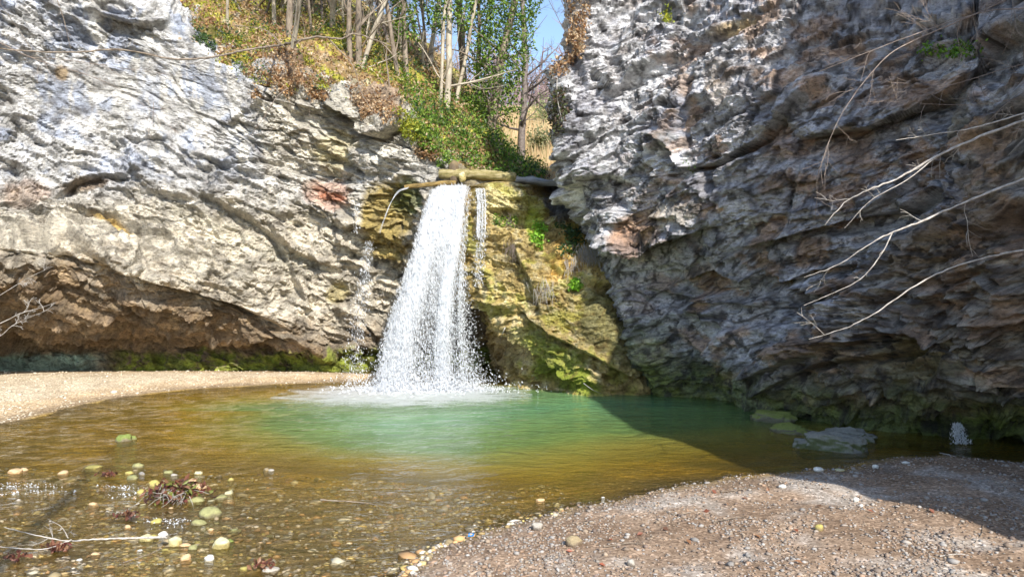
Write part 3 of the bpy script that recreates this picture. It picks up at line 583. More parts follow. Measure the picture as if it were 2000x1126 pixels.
def ground_at(px_, py_):
    q = G(px_, py_)
    for _ in range(6):
        z = float(ground_z(np.array([q[0]]), np.array([q[1]]))[0][0]); q = G(px_, py_, max(z, -.3))
    return q

# ------------------------------------------------------------------ waterfalls
def oct_mesh(name, C, s, el, mat, parent):
    """one small stretched drop for every centre"""
    n = len(C); B = np.array([[.95, .3, -.6], [-.7, .7, -.5], [-.2, -1, -.6], [0, 0, 1.2]]); T = np.array([[0, 1, 3], [1, 2, 3], [2, 0, 3], [0, 2, 1]])
    s = np.asarray(s).reshape(-1, 1, 1); el = np.asarray(el).reshape(-1, 1)
    V = B[None]*s*rng.uniform(.6, 1.3, (n, 4, 1)); V = V*np.stack([np.ones_like(el), np.ones_like(el), el*np.ones_like(el)], -1); tilt = rng.normal(0, .25, (n, 1)); V[..., 0] += V[..., 2]*tilt
    return raw_mesh(name, (V+C[:, None]).reshape(-1, 3), (T[None]+4*np.arange(n)[:, None, None]).reshape(-1, 3), 3, mat, smooth=False, parent=parent)
lipz, fall_x0 = 4.93, None
LE = ([362, 375, 400, 480, 560, 650, 720, 768], [862, 844, 834, 814, 790, 763, 750, 744])
RE = ([362, 375, 400, 480, 560, 650, 720, 768], [914, 915, 912, 904, 896, 896, 900, 905])
def fall_pt(u, py_, off=0.0):
    v = np.clip((py_-362)/406, 0, 1); d = 16.95-.95*np.sqrt(v)-off; x = np.interp(py_, *LE)*(1-u)+np.interp(py_, *RE)*u
    return np.stack([(x-1000)/F*d, d, CZ+(563-py_)/F*d], -1)
def dens(u, py_):
    v = (py_-362)/406
    a = np.exp(-((u-.16)/.20)**2)*(1.15-.35*v); b = np.exp(-((u-.80+.05*v)/.10)**2)*(1.0-.30*v); c = (1-sstep(.02, .42, v))*.95*np.exp(-((u-.45)/.42)**4)
    return np.maximum.reduce([a, b, c, (.24-.15*v)*sstep(0, .15, u)+0*u])
wf = thing('waterfall', tuple(W(830, 766, 16)), 'main white waterfall plunging over the rock lip into the green pool', 'waterfall')
org = np.array(wf.location)
for k, (off, add) in enumerate(((.0, .05), (.14, -.02), (-.14, -.04))):
    us = np.linspace(-.02, 1.02, 60); ps = np.concatenate([[356, 359], np.linspace(362, 768, 160)]); U, PP = np.meshgrid(us, ps)
    Q = fall_pt(U, np.maximum(PP, 362), off*np.sqrt(np.clip((PP-362)/200, 0.02, 1))); Q[0, :, 1] += .7; Q[1, :, 1] += .3; Q[0, :, 2] += .03
    jit = fbm(Q*np.array([5, 5, .8]), 3, 700+k); Q[..., 1] += .10*jit; Q[..., 0] += .04*fbm(Q*np.array([4, 4, 1.5]), 2, 710+k)
    vv = (PP-362)/406; dn = dens(U, PP); edge_ = sstep(-.02, .10, U)*sstep(1.02, .9, U)
    D = .32+.70*dn*(1-.34*sstep(.1, 1., vv))-.20*sstep(.1, 1, vv)+add-.5*(1-edge_)
    raw_mesh('water_sheet', Q-org, grid_polys(*U.shape), 4, M['sheet'], parent=wf, attrs={'dens': D})
def sample_fall(n, spread):
    u = rng.uniform(-.06, 1.06, n*5); p = 362+406*rng.uniform(0, 1, n*5)**.85; kp = rng.uniform(0, 1, n*5) < dens(u, p)*(.35+.9*(p-362)/406); u, p = u[kp][:n], p[kp][:n]; v = (p-362)/406
    C = fall_pt(u, p, 0)+rng.normal(0, 1, (len(u), 3))*np.stack([.015+.05*v, .05+.15*v, .02+0*v], -1)*spread; return C, v
C, v = sample_fall(70000, 1.0); sz = rng.gamma(3, .0016, len(C))+.0022
d_ = oct_mesh('droplets', C-org, sz, rng.uniform(2, 6, len(C))*(1-.5*v), M['drop'], wf); d_['kind'] = 'stuff'
n = 8000; v = rng.uniform(.25, 1, n)**.7; p = 362+406*v; sx = rng.uniform(0, 1, n); side = rng.normal(0, 1, n)
C = fall_pt(np.where(side > 0, 1.0, .05), p); C[:, 0] += np.where(side > 0, np.abs(side)*.30*v**1.5, side*.12*v); C[:, 1] += rng.normal(0, .25, n)
d_ = oct_mesh('spray', C-org, rng.gamma(2.5, .0018, n)+.0025, rng.uniform(1, 2.5, n), M['drop'], wf); d_['kind'] = 'stuff'
n = 9000; a = rng.uniform(0, 2*math.pi, n); rr = np.abs(rng.normal(0, .55, n)); hgt = rng.exponential(.2, n)*np.exp(-rr*.6)
C = np.stack([-2.0+np.cos(a)*(rr*1.25+.5)+rng.normal(0, .25, n), 16.0+np.sin(a)*(rr*.6), .02+hgt], -1)
d_ = oct_mesh('splash', C-org, rng.gamma(3, .003, n)+.003, rng.uniform(.8, 1.5, n), M['drop'], wf); d_['kind'] = 'stuff'
xs_ = np.linspace(-2.9, 2.8, 150); ys_ = np.linspace(-1.9, 1.4, 90); XX, YY = np.meshgrid(xs_, ys_); P3 = np.stack([XX-2.35, YY+15.5, 0*XX+.035], -1)
r_ = np.hypot(XX/2.5, YY/1.45); fb = fbm(P3*np.array([1.5, 3, 1]), 3, 720); P3[..., 2] += .07*np.abs(fbm(P3*np.array([4, 6, 1]), 3, 730))*(1-sstep(.2, 1, r_))
fo = raw_mesh('foam', P3-org, grid_polys(*XX.shape), 4, M['foam'], parent=wf, attrs={'dens': 1.22-.74*r_+.34*fb+.12*fbm(P3*np.array([3, 8, 1]), 3, 741)}); fo['kind'] = 'stuff'

def thin_fall(name, label, line, w0, w1, n, d0, d1, sheet=0.0):
    line = np.array(line, float); t = rng.uniform(0, 1, n); pyv = np.interp(t, np.linspace(0, 1, len(line)), line[:, 1]); pxv = np.interp(t, np.linspace(0, 1, len(line)), line[:, 0]); st = rng.integers(0, 4, n)
    o = thing(name, tuple(W(line[-1, 0], line[-1, 1], d1)), label, 'waterfall'); og = np.array(o.location); w = w0+(w1-w0)*t
    pxv = pxv+w*((st-1.5)*.4+rng.normal(0, .35, n)); d = d0+(d1-d0)*t+rng.normal(0, .05, n)
    C = np.stack([(pxv-1000)/F*d, d, CZ+(563-pyv)/F*d], -1)-og
    q = oct_mesh('droplets', C, rng.gamma(2.5, .0019, n)+.002, rng.uniform(1.2, 3, n), M['drop'], o); q['kind'] = 'stuff'
    for k in range(3):
        tb = Tubes(); ts = np.linspace(0, sheet, 14)
        if sheet <= 0: break
        for m_ in range(3):
            xx = np.interp(ts, np.linspace(0, 1, len(line)), line[:, 0])+w0*(rng.uniform(-1, 1))+rng.normal(0, .4, 14); yy = np.interp(ts, np.linspace(0, 1, len(line)), line[:, 1]); dd_ = d0+(d1-d0)*ts
            tb.add(np.stack([(xx-1000)/F*dd_, dd_, CZ+(563-yy)/F*dd_], -1)-og, rng.uniform(.003, .010, 14), 4)
        tb.build('water_strand', M['drop'], o)
    return o
thin_fall('waterfall', 'thin broken trickle of drops left of the main waterfall', [(722, 470), (712, 540), (700, 620), (693, 700), (690, 768)], 8, 26, 1700, 16.75, 16.4)
thin_fall('waterfall', 'short narrow curtain of water right beside the main waterfall over yellow rock', [(938, 368), (941, 400), (940, 440), (938, 490), (934, 560)], 9, 10, 1500, 16.75, 16.0, .62)
thin_fall('waterfall', 'faint streaks of water dripping down the pale rock left of the hollow log', [(697, 395), (696, 420), (694, 455)], 6, 7, 130, 17.0, 16.8)
thin_fall('waterfall', 'small low waterfall inside the dark cave at the foot of the right cliff', [(1868, 826), (1873, 845), (1878, 866)], 9, 15, 700, 10.75, 10.6)
jet = thing('waterfall', tuple(W(790, 372, 16.9)), 'slanting jet of water running off the open end of the hollow log', 'waterfall')
jp = np.array([W(796, 368, 16.85), W(778, 374, 16.8), W(763, 395, 16.75), W(752, 425, 16.7), W(742, 455, 16.7)]); jo = np.array(jet.location)
for k in range(3):
    tb = Tubes(); tb.add(curve_pts(jp+rng.normal(0, .012, jp.shape)-jo, 6), np.linspace(.010, .003, 25)*rng.uniform(.5, 1), 4); tb.build('water_strand', M['drop'], jet)
# stream above the fall
P4 = np.array([[[x, y, 4.93] for x in np.linspace(-2.1, 1.3, 20)] for y in np.linspace(16.9, 19.4, 16)]); P4[0, :, 2] = 4.9
o = raw_mesh('stream_water', P4, grid_polys(16, 20), 4, M['water'], attrs={'depth': np.full(320, .12)}); o['kind'] = 'structure'

# ------------------------------------------------------------------ logs and beams on the lip
def hewn(name, a, b, h, w, mat, label, cat, seed, bend=0.02):
    a, b = np.array(a), np.array(b); k = 26; m_ = 12; d = (b-a)/np.linalg.norm(b-a); s = np.cross(d, [0, 0, 1.]); s /= np.linalg.norm(s); u = np.cross(s, d)
    ang = np.arange(m_)*2*math.pi/m_; V = []
    for i in range(k):
        t = i/(k-1); c = a+(b-a)*t+u*bend*math.sin(t*3.1)
        e = 1.0 if 0 < i < k-1 else .86
        for q in ang:
            cc, ss = math.cos(q), math.sin(q); r = 1/(abs(cc)**3+abs(ss)**3)**(1/3); V.append(c+s*cc*r*w/2*e+u*ss*r*h/2*e)
    V = np.array(V); V = V+(V-np.repeat((a+(b-a)*np.linspace(0, 1, k)[:, None]), m_, 0))*(.5*fbm(V*np.array([2.5, 7, 9]), 4, seed, .65))[:, None]
    i = np.arange(k*m_).reshape(k, m_); q = np.stack([i[:-1], np.roll(i[:-1], -1, 1), np.roll(i[1:], -1, 1), i[1:]], -1).reshape(-1, 4)
    o = thing(name, tuple(a), label, cat); raw_mesh('shaft', V-a, q, 4, mat, parent=o)
    for e in (0, k-1):
        ring = V[e*m_:(e+1)*m_]; c = ring.mean(0)+(d if e else -d)*.01; VV = np.concatenate([[c], ring])-a; T = [[0, 1+j, 1+(j+1) % m_] for j in range(m_)]
        raw_mesh('end_cap', VV, T, 3, M['dark'] if name == 'hollow_log' and e == 0 else mat, smooth=False, parent=o)
    return o
hewn('timber_beam', W(858, 339, 17.55)+[.0, 0, .0], W(1008, 347, 17.35), .25, .3, M['timber'], 'thick yellow hewn beam with green algae lying across the top of the waterfall', 'beam', 1)
hewn('timber_beam', W(1004, 352, 17.5), W(1102, 362, 17.5), .19, .4, M['timber_grey'], 'wet grey beam in shade between the yellow beam and the right cliff', 'beam', 2)
hewn('hollow_log', W(789, 366, 16.95), W(890, 356, 17.3), .12, .12, M['pipe'], 'thin hollow ochre log jutting out left of the waterfall lip', 'log', 3)

# ------------------------------------------------------------------ stones
def ico(sub):
    import bmesh
    bm = bmesh.new(); bmesh.ops.create_icosphere(bm, subdivisions=sub, radius=1); V = np.array([v.co[:] for v in bm.verts]); T = np.array([[v.index for v in f.verts] for f in bm.faces]); bm.free(); return V, T
I1, I2, I3, I4 = ico(1), ico(2), ico(3), ico(5)
def stone(px_, py_, w, h, mat, label, seed, z0=None, angular=.35, group=None, name='stone', I=None, rotz=None, depthr=.8):
    q = ground_at(px_, py_+h*.35) if z0 is None else np.array(z0, float); d = q[1]; sx = w/2*d/F; szz = h/2*d/F*1.45
    I = I or I3; V = I[0].copy(); r = np.random.default_rng(seed); off = r.uniform(0, 90, 3)
    V = V*(1+.30*fbm(V*.9+off, 2, seed)[:, None]+angular*.6*cells(V*1.1+off, seed)[2][:, None]+.05*fbm(V*4+off, 2, seed)[:, None])
    V = np.sign(V)*np.abs(V)**.85
    if name == 'rock_slab': V = V*(1+.22*fbm(V*np.array([1.6, 1.6, 1])+off, 5, seed, .6)[:, None]+.08*cells(V*2.2+off, seed)[2][:, None])
    a = r.uniform(0, 6.28) if rotz is None else 0; c, s_ = math.cos(a), math.sin(a); V[:, :2] = V[:, :2]@np.array([[c, s_], [-s_, c]])
    V = V/np.abs(V).max(0)*np.array([sx, sx*depthr, szz])
    if rotz: c, s_ = math.cos(rotz), math.sin(rotz); V[:, :2] = V[:, :2]@np.array([[c, s_], [-s_, c]])
    o = raw_mesh(name, V, I[1], 3, mat); o.location = (q[0], q[1], max(q[2], -.04)+szz*.55) if z0 is None else tuple(q); return tag(o, label, 'stone' if name == 'stone' else name, group)
ST = [(242, 867, 32, 16, 's_green', 'bright mossy stone standing alone in the pool off the left shallows'), (260, 866, 15, 11, 's_green', 'little mossy stone touching the lone mossy stone in the pool'),
 (30, 933, 28, 13, 's_orange', 'orange stone beside the white riffle at the far left edge'), (46, 928, 18, 9, 's_orange', 'smaller ochre stone just behind the orange one at the left riffle'),
 (184, 924, 30, 10, 's_yellow', 'flat yellow stone left of the dark leaf scrap in the stream'), (270, 920, 24, 13, 's_olive', 'olive stone farthest back in the central row of stream stones'),
 (252, 934, 18, 10, 's_yellow', 'golden stone left of the small grey stone in the stream'), (258, 945, 22, 12, 's_olive', 'dull olive stone just in front of the golden one'),
 (277, 935, 12, 10, 's_grey', 'small grey stone between the olive stones of the stream'), (301, 954, 24, 15, 's_yellow', 'bright yellow stone at the left end of the brown leaf clump'),
 (278, 976, 21, 15, 's_yellow', 'yellow stone in front of the clump with twigs trailing from it'), (384, 966, 44, 12, 's_orange', 'long flat peach stone at the right end of the leaf clump'),
 (381, 986, 38, 13, 's_olive', 'flat olive stone right below the long peach stone'), (430, 980, 28, 12, 's_olive', 'drowned olive stone right of the leaf clump'),
 (412, 1007, 44, 22, 's_olive', 'broadest olive green stone standing in the stream shallows'), (388, 1028, 30, 15, 's_olive', 'olive stone just in front of the broadest olive stone'),
 (306, 1022, 22, 12, 's_yellow', 'rounded yellow stone standing in the small riffle'), (250, 1036, 13, 11, 's_orange', 'small upright orange stone behind the white branch'),
 (285, 1059, 30, 17, 's_pale', 'pale yellow stone under the right end of the white branch'), (300, 1054, 16, 11, 's_yellow', 'yellow stone pressed against the back of the pale one under the branch'),
 (319, 1051, 20, 13, 's_white', 'white stone at the very tip of the bleached branch'), (342, 1064, 27, 23, 's_pale', 'tall bright lemon stone right of the branch tip'),
 (361, 1070, 24, 12, 's_orange', 'peach stone leaning on the tall lemon stone'), (377, 1079, 20, 15, 's_olive', 'olive stone standing right of the peach stone'),
 (322, 1081, 25, 9, 's_yellow', 'flat amber stone in front of the tall lemon stone'), (432, 1076, 34, 24, 's_pale', 'biggest pale stone with a green underside near the bottom edge'),
 (447, 1066, 24, 11, 's_green', 'green stone tucked behind the biggest pale stone'), (408, 1103, 20, 17, 's_white', 'pure white angular stone near the bottom edge'),
 (363, 1097, 22, 17, 's_orange', 'half white half orange stone near the bottom edge'), (412, 1044, 14, 11, 's_orange', 'small peach pebble between olive and pale stones'),
 (397, 1037, 10, 8, 's_white', 'tiny white pebble left of the small peach pebble'), (458, 1041, 28, 8, 's_olive', 'thin flat grey green stone right of the stream stones'),
 (506, 1110, 32, 15, 's_yellow', 'yellow stone with a dark twig tuft on its top'), (478, 1118, 26, 10, 's_yellow', 'low amber stone left of the one with the twig tuft'),
 (528, 1121, 36, 14, 's_grey', 'grey green stone cut by the bottom edge beside the twig tuft'), (187, 1087, 18, 11, 's_orange', 'pinkish stone below the bleached branch'),
 (154, 1096, 13, 8, 's_white', 'speckled pale stone left of the pinkish stone'), (387, 932, 17, 9, 's_pale', 'pale angular stone at the edge of the deeper water'), (451, 947, 14, 10, 's_yellow', 'lone small yellow stone in golden rippled water'),
 (329, 931, 24, 8, 's_olive', 'drowned greenish stone behind the leaf clump'), (313, 1104, 14, 8, 's_yellow', 'mustard stone below the flat amber stone'), (274, 1086, 14, 9, 's_white', 'small white stone on the thin grey twig'),
 (322, 985, 26, 12, 's_orange', 'layered pinkish stone beneath the leaf clump'), (334, 998, 13, 9, 's_orange', 'small pink stone in front of the layered one'),
 (1120, 1059, 34, 18, 's_brown', 'brown boulder sitting alone on the right gravel bank'), (1050, 1028, 24, 13, 's_grey', 'grey stone on the waterline of the right bank'), (1055, 986, 20, 9, 's_orange', 'tan stone just out in the water off the right bank'),
 (1233, 1100, 18, 12, 's_grey', 'small grey brown stone near the bottom edge of the bank'), (928, 1030, 10, 8, 's_white', 'small white stone above the blue litter'), (913, 989, 9, 6, 's_white', 'tiny pale stone standing in the shallow water mid picture'),
 (1600, 1031, 18, 11, 's_yellow', 'yellowish stone in the middle of the right gravel bank'), (1672, 976, 11, 8, 's_white', 'white stone on bare gravel left of the bank shadow'), (1682, 988, 8, 6, 's_white', 'tiny white stone in front of another white one on the bank'),
 (1710, 911, 13, 7, 's_white', 'white stone on the far waterline of the right bank'), (1769, 903, 16, 4, 's_white', 'flat pale stone at the tip of the far waterline'), (1598, 917, 22, 8, 's_white', 'white humped stone on top of the pale streak at the shore'),
 (1640, 918, 18, 5, 's_pale', 'cream stone right of the white humped stone at the shore'), (1528, 950, 16, 7, 's_white', 'white flat stone on gravel near the shore'), (1178, 974, 9, 7, 's_white', 'small pale stone at the waterline in the middle of the bank'),
 (903, 346, 15, 14, 's_pale', 'round pale stone wedged between the two logs at the lip')]
for k, (a, b, w, h, m_, lab) in enumerate(ST):
    z0 = W(a, b, 17.1) if b < 400 else None
    stone(a, b, w, h, M[m_], lab, 40+k, z0=z0, group='stones of the stream and shore' if b > 400 else None)
stone(888, 338, 22, 36, stone_mat('dark_brown_rock', (.14, .10, .06), (.22, .16, .08)), 'brown pointed boulder leaning at the left end of the yellow beam', 301, z0=W(886, 338, 17.5), I=I3)
for k, (a, b, w, h, m_, lab, yaw) in enumerate([(1510, 817, 92, 20, 's_slab', 'green mossy slab closest to the foot of the right cliff', -.5), (1540, 840, 88, 16, 's_slab', 'narrow mossy slab between the other slabs in the dark water', -.4),
        (1628, 868, 150, 30, 's_slabgrey', 'largest grey slab with moss on its left half in the dark pool', -.35), (1655, 850, 120, 20, 's_slabgrey', 'flat brown grey slab behind the largest slab', -.35)]):
    q = G(a, b+h*.3); stone(a, b, w, h*1.5, M[m_], lab, 320+k, z0=(q[0], q[1], .03), I=I4, group='flat slabs in the dark water', name='rock_slab', rotz=yaw, depthr=.38)
PR_ = []
for k in range(72):
    a, b = rng.normal(370, 120), rng.uniform(925, 1122); a = min(a-(b-1020)*.2, 640-(b-925)*.9); w = rng.uniform(9, 20); m_ = ['s_yellow', 's_olive', 's_orange', 's_grey', 's_pale', 's_brown'][k % 6]
    if k < 12: PR_.append(stone(a, b, w, w*.6, M[m_], 'small wet stone among the pebbles of the shallow stream bed', 600+k, group='small stones of the stream bed', I=I2, angular=.6))
    else:
        q = ground_at(a, b)
        if q[2] > -.01: continue
        o = PR_[k % 12].copy(); scn.collection.objects.link(o); f = rng.uniform(.7, 1.25)*q[1]/7.; o.scale = (f, f, f); o.rotation_euler = (0, 0, rng.uniform(0, 6.28)); o.location = (q[0], q[1], max(q[2], -.05)+.015)
# gravel on the banks and in the stream bed
def pebbles(name, P, s, cols, flat=.6):
    n = len(P); V0, T0 = I1; k = len(V0); a = rng.uniform(0, 6.28, n); c, s_ = np.cos(a), np.sin(a)
    V = V0[None]*(1+rng.uniform(-.22, .22, (n, k, 1)))*np.stack([s*rng.uniform(.7, 1.35, n), s*rng.uniform(.6, 1, n), s*flat*rng.uniform(.6, 1.1, n)], -1)[:, None]
    x = V[..., 0]*c[:, None]-V[..., 1]*s_[:, None]; y = V[..., 0]*s_[:, None]+V[..., 1]*c[:, None]; V = np.stack([x, y, V[..., 2]], -1)+P[:, None]
    return raw_mesh(name, V.reshape(-1, 3), (T0[None]+k*np.arange(n)[:, None, None]).reshape(-1, 3), 3, M['pebble'], smooth=True, col=np.repeat(cols[:, None], k, 1))
PALG = np.array([(.50, .44, .38), (.44, .37, .31), (.36, .27, .20), (.48, .37, .27), (.54, .50, .46), (.36, .28, .22), (.28, .21, .17), (.46, .31, .21), (.42, .39, .36)])*.66
def scatter(n, pxr, pyr, cond, pal, smin, smax, big=0.04):
    py_ = rng.uniform(0, 1, n)**.9*(pyr[1]-pyr[0])+pyr[0]; px_ = rng.uniform(pxr[0], pxr[1], n); d = CZ*F/(py_-563); x = (px_-1000)/F*d; z, a, s_ = ground_z(x, d)
    nn = fbm(np.stack([x, d, 0*x], -1)*1.1, 3, 808); ok = cond(x, d, z, a, s_, nn); x, d, z = x[ok], d[ok], z[ok]; m_ = len(x); s = rng.uniform(smin, smax, m_)*(1+rng.exponential(.35, m_)); s = np.where(rng.uniform(0, 1, m_) < big, s*1.8, s)
    return np.stack([x, d, z+s*.25], -1), s, pal[rng.integers(0, len(pal), m_)]*rng.uniform(.75, 1.2, (m_, 1))
P_, s_, c_ = scatter(30000, (640, 2350), (880, 1290), lambda x, y, z, a, s, n: (a > -.25) & (rng.uniform(0, 1, len(x)) < .25+.75*sstep(-.2, .35, n)*1.0+.5*sstep(1.2, .1, a)), PALG, .006, .013)
pebbles('gravel', P_, s_, c_)['kind'] = 'stuff'
PALS = np.array([(.46, .34, .12), (.36, .26, .12), (.52, .42, .2), (.40, .36, .26), (.56, .5, .42), (.5, .3, .14), (.28, .22, .12), (.62, .56, .46)])
P_, s_, c_ = scatter(16000, (-500, 1100), (905, 1290), lambda x, y, z, a, s, n: (a < .1) & (z > -.3) & (rng.uniform(0, 1, len(x)) < .35+.6*sstep(-.3, .3, n)), PALS, .010, .028, .03)
pebbles('river_pebbles', P_, s_, c_)['kind'] = 'stuff'
P_, s_, c_ = scatter(5000, (-300, 760), (724, 850), lambda x, y, z, a, s, n: (s > .05), np.array([(.48, .41, .31), (.42, .35, .25), (.54, .48, .38)]), .012, .022, .02)
pebbles('sandbar_gravel', P_, s_, c_)['kind'] = 'stuff'
for nm, xy, lab in (('foam', [(4, 945), (30, 950), (60, 948), (90, 945), (20, 962), (70, 960), (100, 962)], 'white riffle foam at the far left of the stream'), ('foam', [(225, 948), (250, 952), (275, 957), (240, 962)], 'white riffle foam left of the leaf clump'), ('foam', [(320, 1018), (345, 1016), (335, 1024)], 'small white riffle behind the olive stones')):
    C = np.concatenate([G(a+rng.normal(0, 7), b+rng.normal(0, 3), .008)+np.stack([tt_*.13, .03*np.sin(tt_*3+a)+rng.normal(0, .02, 16), rng.normal(0, .003, 16)], -1) for a, b in xy*3 for tt_ in [rng.normal(0, .9, 16)]]); o = oct_mesh(nm, C, rng.gamma(2, .0028, len(C)), .6, M['drop'], None); tag(o, lab, kind='stuff')

# ------------------------------------------------------------------ driftwood, leaves and litter in the stream
def branch_thing(name, label, cat, paths, mat, group=None, side=0, r=None, sl=.5, sr=.35, part='twig', up=0.0):
    r = r or np.random.default_rng(abs(hash(label)) % 9999 if False else sum(map(ord, label))); o = thing(name, tuple(paths[0][0][0]), label, cat, group); og = np.array(o.location)
    for k, (pts, r0, r1) in enumerate(paths):
        r0 *= .5; r1 *= .5
        c = curve_pts(np.array(pts), 7); c = c+r.normal(0, r0*.18, c.shape); rr = np.linspace(r0, r1, len(c))*(1+.12*r.normal(0, 1, len(c)))
        tb = Tubes(); tb.add(c-og, rr, 7); tb.build('limb' if k else 'main_stem', mat, o)
        if side:
            tb = Tubes(); L_ = np.linalg.norm(np.diff(c, axis=0), axis=1).sum()
            for j in range(int(side)):
                t = r.uniform(.12, 1); i = min(len(c)-2, int(t*(len(c)-1))); dv = c[i+1]-c[i]; dv /= np.linalg.norm(dv)+1e-9; s = r.normal(0, 1, 3)*[1, .5, 1]; s /= np.linalg.norm(s)
                branch_rec(tb, c[i]-og, dv*.75+s*.75, L_*sl*r.uniform(.15, .6), max(rr[i]*sr, .0028), 1, r, .14, up, 4, .7)
            tb.build(part, mat, o)
    return o
g = lambda a, b, z=.06: G(a, b, z)
branch_thing('driftwood_branch', 'long bleached forked branch lying across the shallow stream at lower left', 'branch', [([g(326, 1048, .10), g(250, 1050), g(190, 1052, .08), g(130, 1055), g(80, 1046, .1), g(8, 1029, .16)], .022, .006),
   ([g(140, 1053, .08), g(110, 1065), g(75, 1072), g(0, 1067, .05), g(-60, 1062, .03)], .013, .005), ([g(133, 1050, .1), G(120, 1028, .22), G(92, 1012, .34)], .009, .003), ([g(132, 1048, .1), G(142, 1012, .4)], .006, .002)], M['twig_pale'], side=2, sl=.25)
branch_thing('driftwood_branch', 'thin grey twig lying below the big bleached branch', 'branch', [([g(240, 1098), g(270, 1088), g(300, 1078), g(318, 1064)], .008, .003)], M['twig_mid'])
branch_thing('driftwood_branch', 'half sunken dark stick in the golden shallows mid picture', 'branch', [([G(626, 975, .02), G(650, 977, .03), G(690, 979, .03), G(720, 982, .02), G(740, 988, .0)], .018, .006)], M['bark'], side=2, sl=.2)
branch_thing('driftwood_branch', 'pale twig trailing from the yellow stone toward the dark shadow', 'branch', [([g(272, 982), g(255, 990), g(236, 1004)], .010, .003)], M['twig_pale'], side=3, sl=.4)
branch_thing('driftwood_branch', 'short pale stick on the far waterline under the cave', 'branch', [([G(1836, 884, .02), G(1848, 886, .07), G(1868, 891, .03)], .018, .008)], M['twig_pale'])
branch_thing('driftwood_branch', 'thin pale stick leaning from the mossy foot of the buttress into water', 'branch', [([W(1140, 748, 15.2), W(1160, 762, 15.0), G(1182, 770, -.02)], .014, .006)], M['twig_pale'])
cl = thing('leaf_clump', tuple(G(345, 960, .05)), 'dark red clump of wet leaves and grass caught on the stream stones', 'debris'); og = np.array(cl.location)
C = np.concatenate([G(345, 958, .10)+rng.normal(0, 1, (420, 3))*[.13, .08, .05], G(318, 957, .06)+rng.normal(0, 1, (160, 3))*[.06, .05, .03]])
RED = np.array([(.16, .05, .04), (.24, .10, .06), (.10, .05, .04), (.30, .16, .09), (.20, .22, .05)])
o = leaves_mesh('leaves', C-og, rng.uniform(.018, .045, len(C)), M['leaf'], RED[rng.integers(0, 5, len(C))], cl, aspect=1.6)
tb = Tubes()
for k in range(34): q = G(342, 962, .10)+rng.normal(0, 1, 3)*[.12, .06, .03]; tb.add(wiggle(q-og, [rng.normal(0, .6), -.5, -.25], rng.uniform(.12, .32), 5, .25, rng), np.linspace(.004, .0015, 6), 3)
tb.build('grass_stalks', M['twig_pale'], cl)
for a, b, lab, nn_ in ((212, 925, 'scrap of dark leaves right of the flat yellow stone', 60), (250, 1004, 'dark twig tuft in the stream shadow', 50), (509, 1101, 'dark tuft of dead stalks on the yellow stone at the bottom', 50), (110, 1066, 'brown leaf litter caught under the bleached branch', 120), (32, 1085, 'small brown leaf scrap near the bottom left corner', 40)):
    c0 = G(a, b, .05); o = thing('leaf_scrap', tuple(c0), lab, 'debris'); leaves_mesh('leaves', rng.normal(0, 1, (nn_, 3))*[.05, .03, .018], rng.uniform(.015, .035, nn_), M['leaf'], RED[rng.integers(0, 4, nn_)], o)
o = raw_mesh('plastic_scrap', np.array([[-.028, -.015, 0], [.026, -.02, .006], [.032, .02, .012], [-.022, .022, .018], [-.028, -.015, .005], [.026, -.02, .012], [.032, .02, .018], [-.022, .022, .024]]), [[3, 2, 1, 0], [4, 5, 6, 7], [0, 1, 5, 4], [1, 2, 6, 5], [2, 3, 7, 6], [3, 0, 4, 7]], 4, M['blue'], smooth=False)
o.location = ground_at(920, 1048)+[0, 0, .01]; tag(o, 'small blue scrap of plastic lying in wet gravel at the shore', 'litter')
ORG = np.array([[.34, .10, .05]]); BRN_L = np.array([(.26, .09, .05), (.32, .16, .08), (.20, .10, .06)])
for a, b, lab in ((1192, 1056, 'orange red dead leaf right of the brown boulder'), (1176, 1105, 'orange dead leaf near the bottom edge of the bank'), (1112, 1078, 'red fleck of leaf in front of the brown boulder'), (1555, 1038, 'orange leaf scrap lying left of the yellowish stone on the bank')):
    o = leaves_mesh('dead_leaf', np.zeros((1, 3)), .03, M['leaf'], ORG, flat=.6, up=(0, -.5, .8)); o.location = ground_at(a, b)+[0, 0, .015]; tag(o, lab, 'leaf')

for k, (pts, r0, lab) in enumerate((([(1395, 1020), (1440, 1012), (1470, 1015)], .010, 'short brown twig on the bank right of the brown boulder'), ([(1408, 962), (1440, 958), (1475, 952)], .010, 'reddish twig lying near the shore in the middle of the bank'), ([(1180, 1070), (1230, 1062), (1262, 1066)], .009, 'bent dark twig in front of the gravel strip right of the boulder'),
   ([(1835, 1088), (1870, 1084), (1892, 1086)], .008, 'pale straight twig on the sandy lower right bank'), ([(1905, 1060), (1918, 1042), (1922, 1020)], .007, 'thin upright lying twig at the lower right'), ([(1300, 998), (1320, 1006), (1352, 1001)], .009, 'dark twig among white gravel by the shore'))):
    branch_thing('twig', lab, 'twig', [([ground_at(a, b)+[0, 0, .012] for a, b in pts], r0*1.4, r0*.6)], M['bark'] if k != 3 else M['twig_pale'], side=1, sl=.3, part='side_shoots')
for k in range(14):
    a, b = [(1395, 962), (1420, 985), (1455, 975), (1380, 1000), (1500, 958), (1300, 1035), (1250, 1045), (1345, 1060), (1600, 990), (1700, 1000), (1480, 1050), (1640, 1075), (1820, 1000), (1560, 1100)][k]
    o = leaves_mesh('dead_leaf', np.zeros((1, 3)), .035, M['leaf'], BRN_L[k % 3:k % 3+1], flat=.6, up=(0, -.4, .9)); o.location = ground_at(a, b)+[0, 0, .016]; tag(o, 'dry brown leaf lying on the gravel of the right bank', 'leaf', 'dry leaves on the right bank')

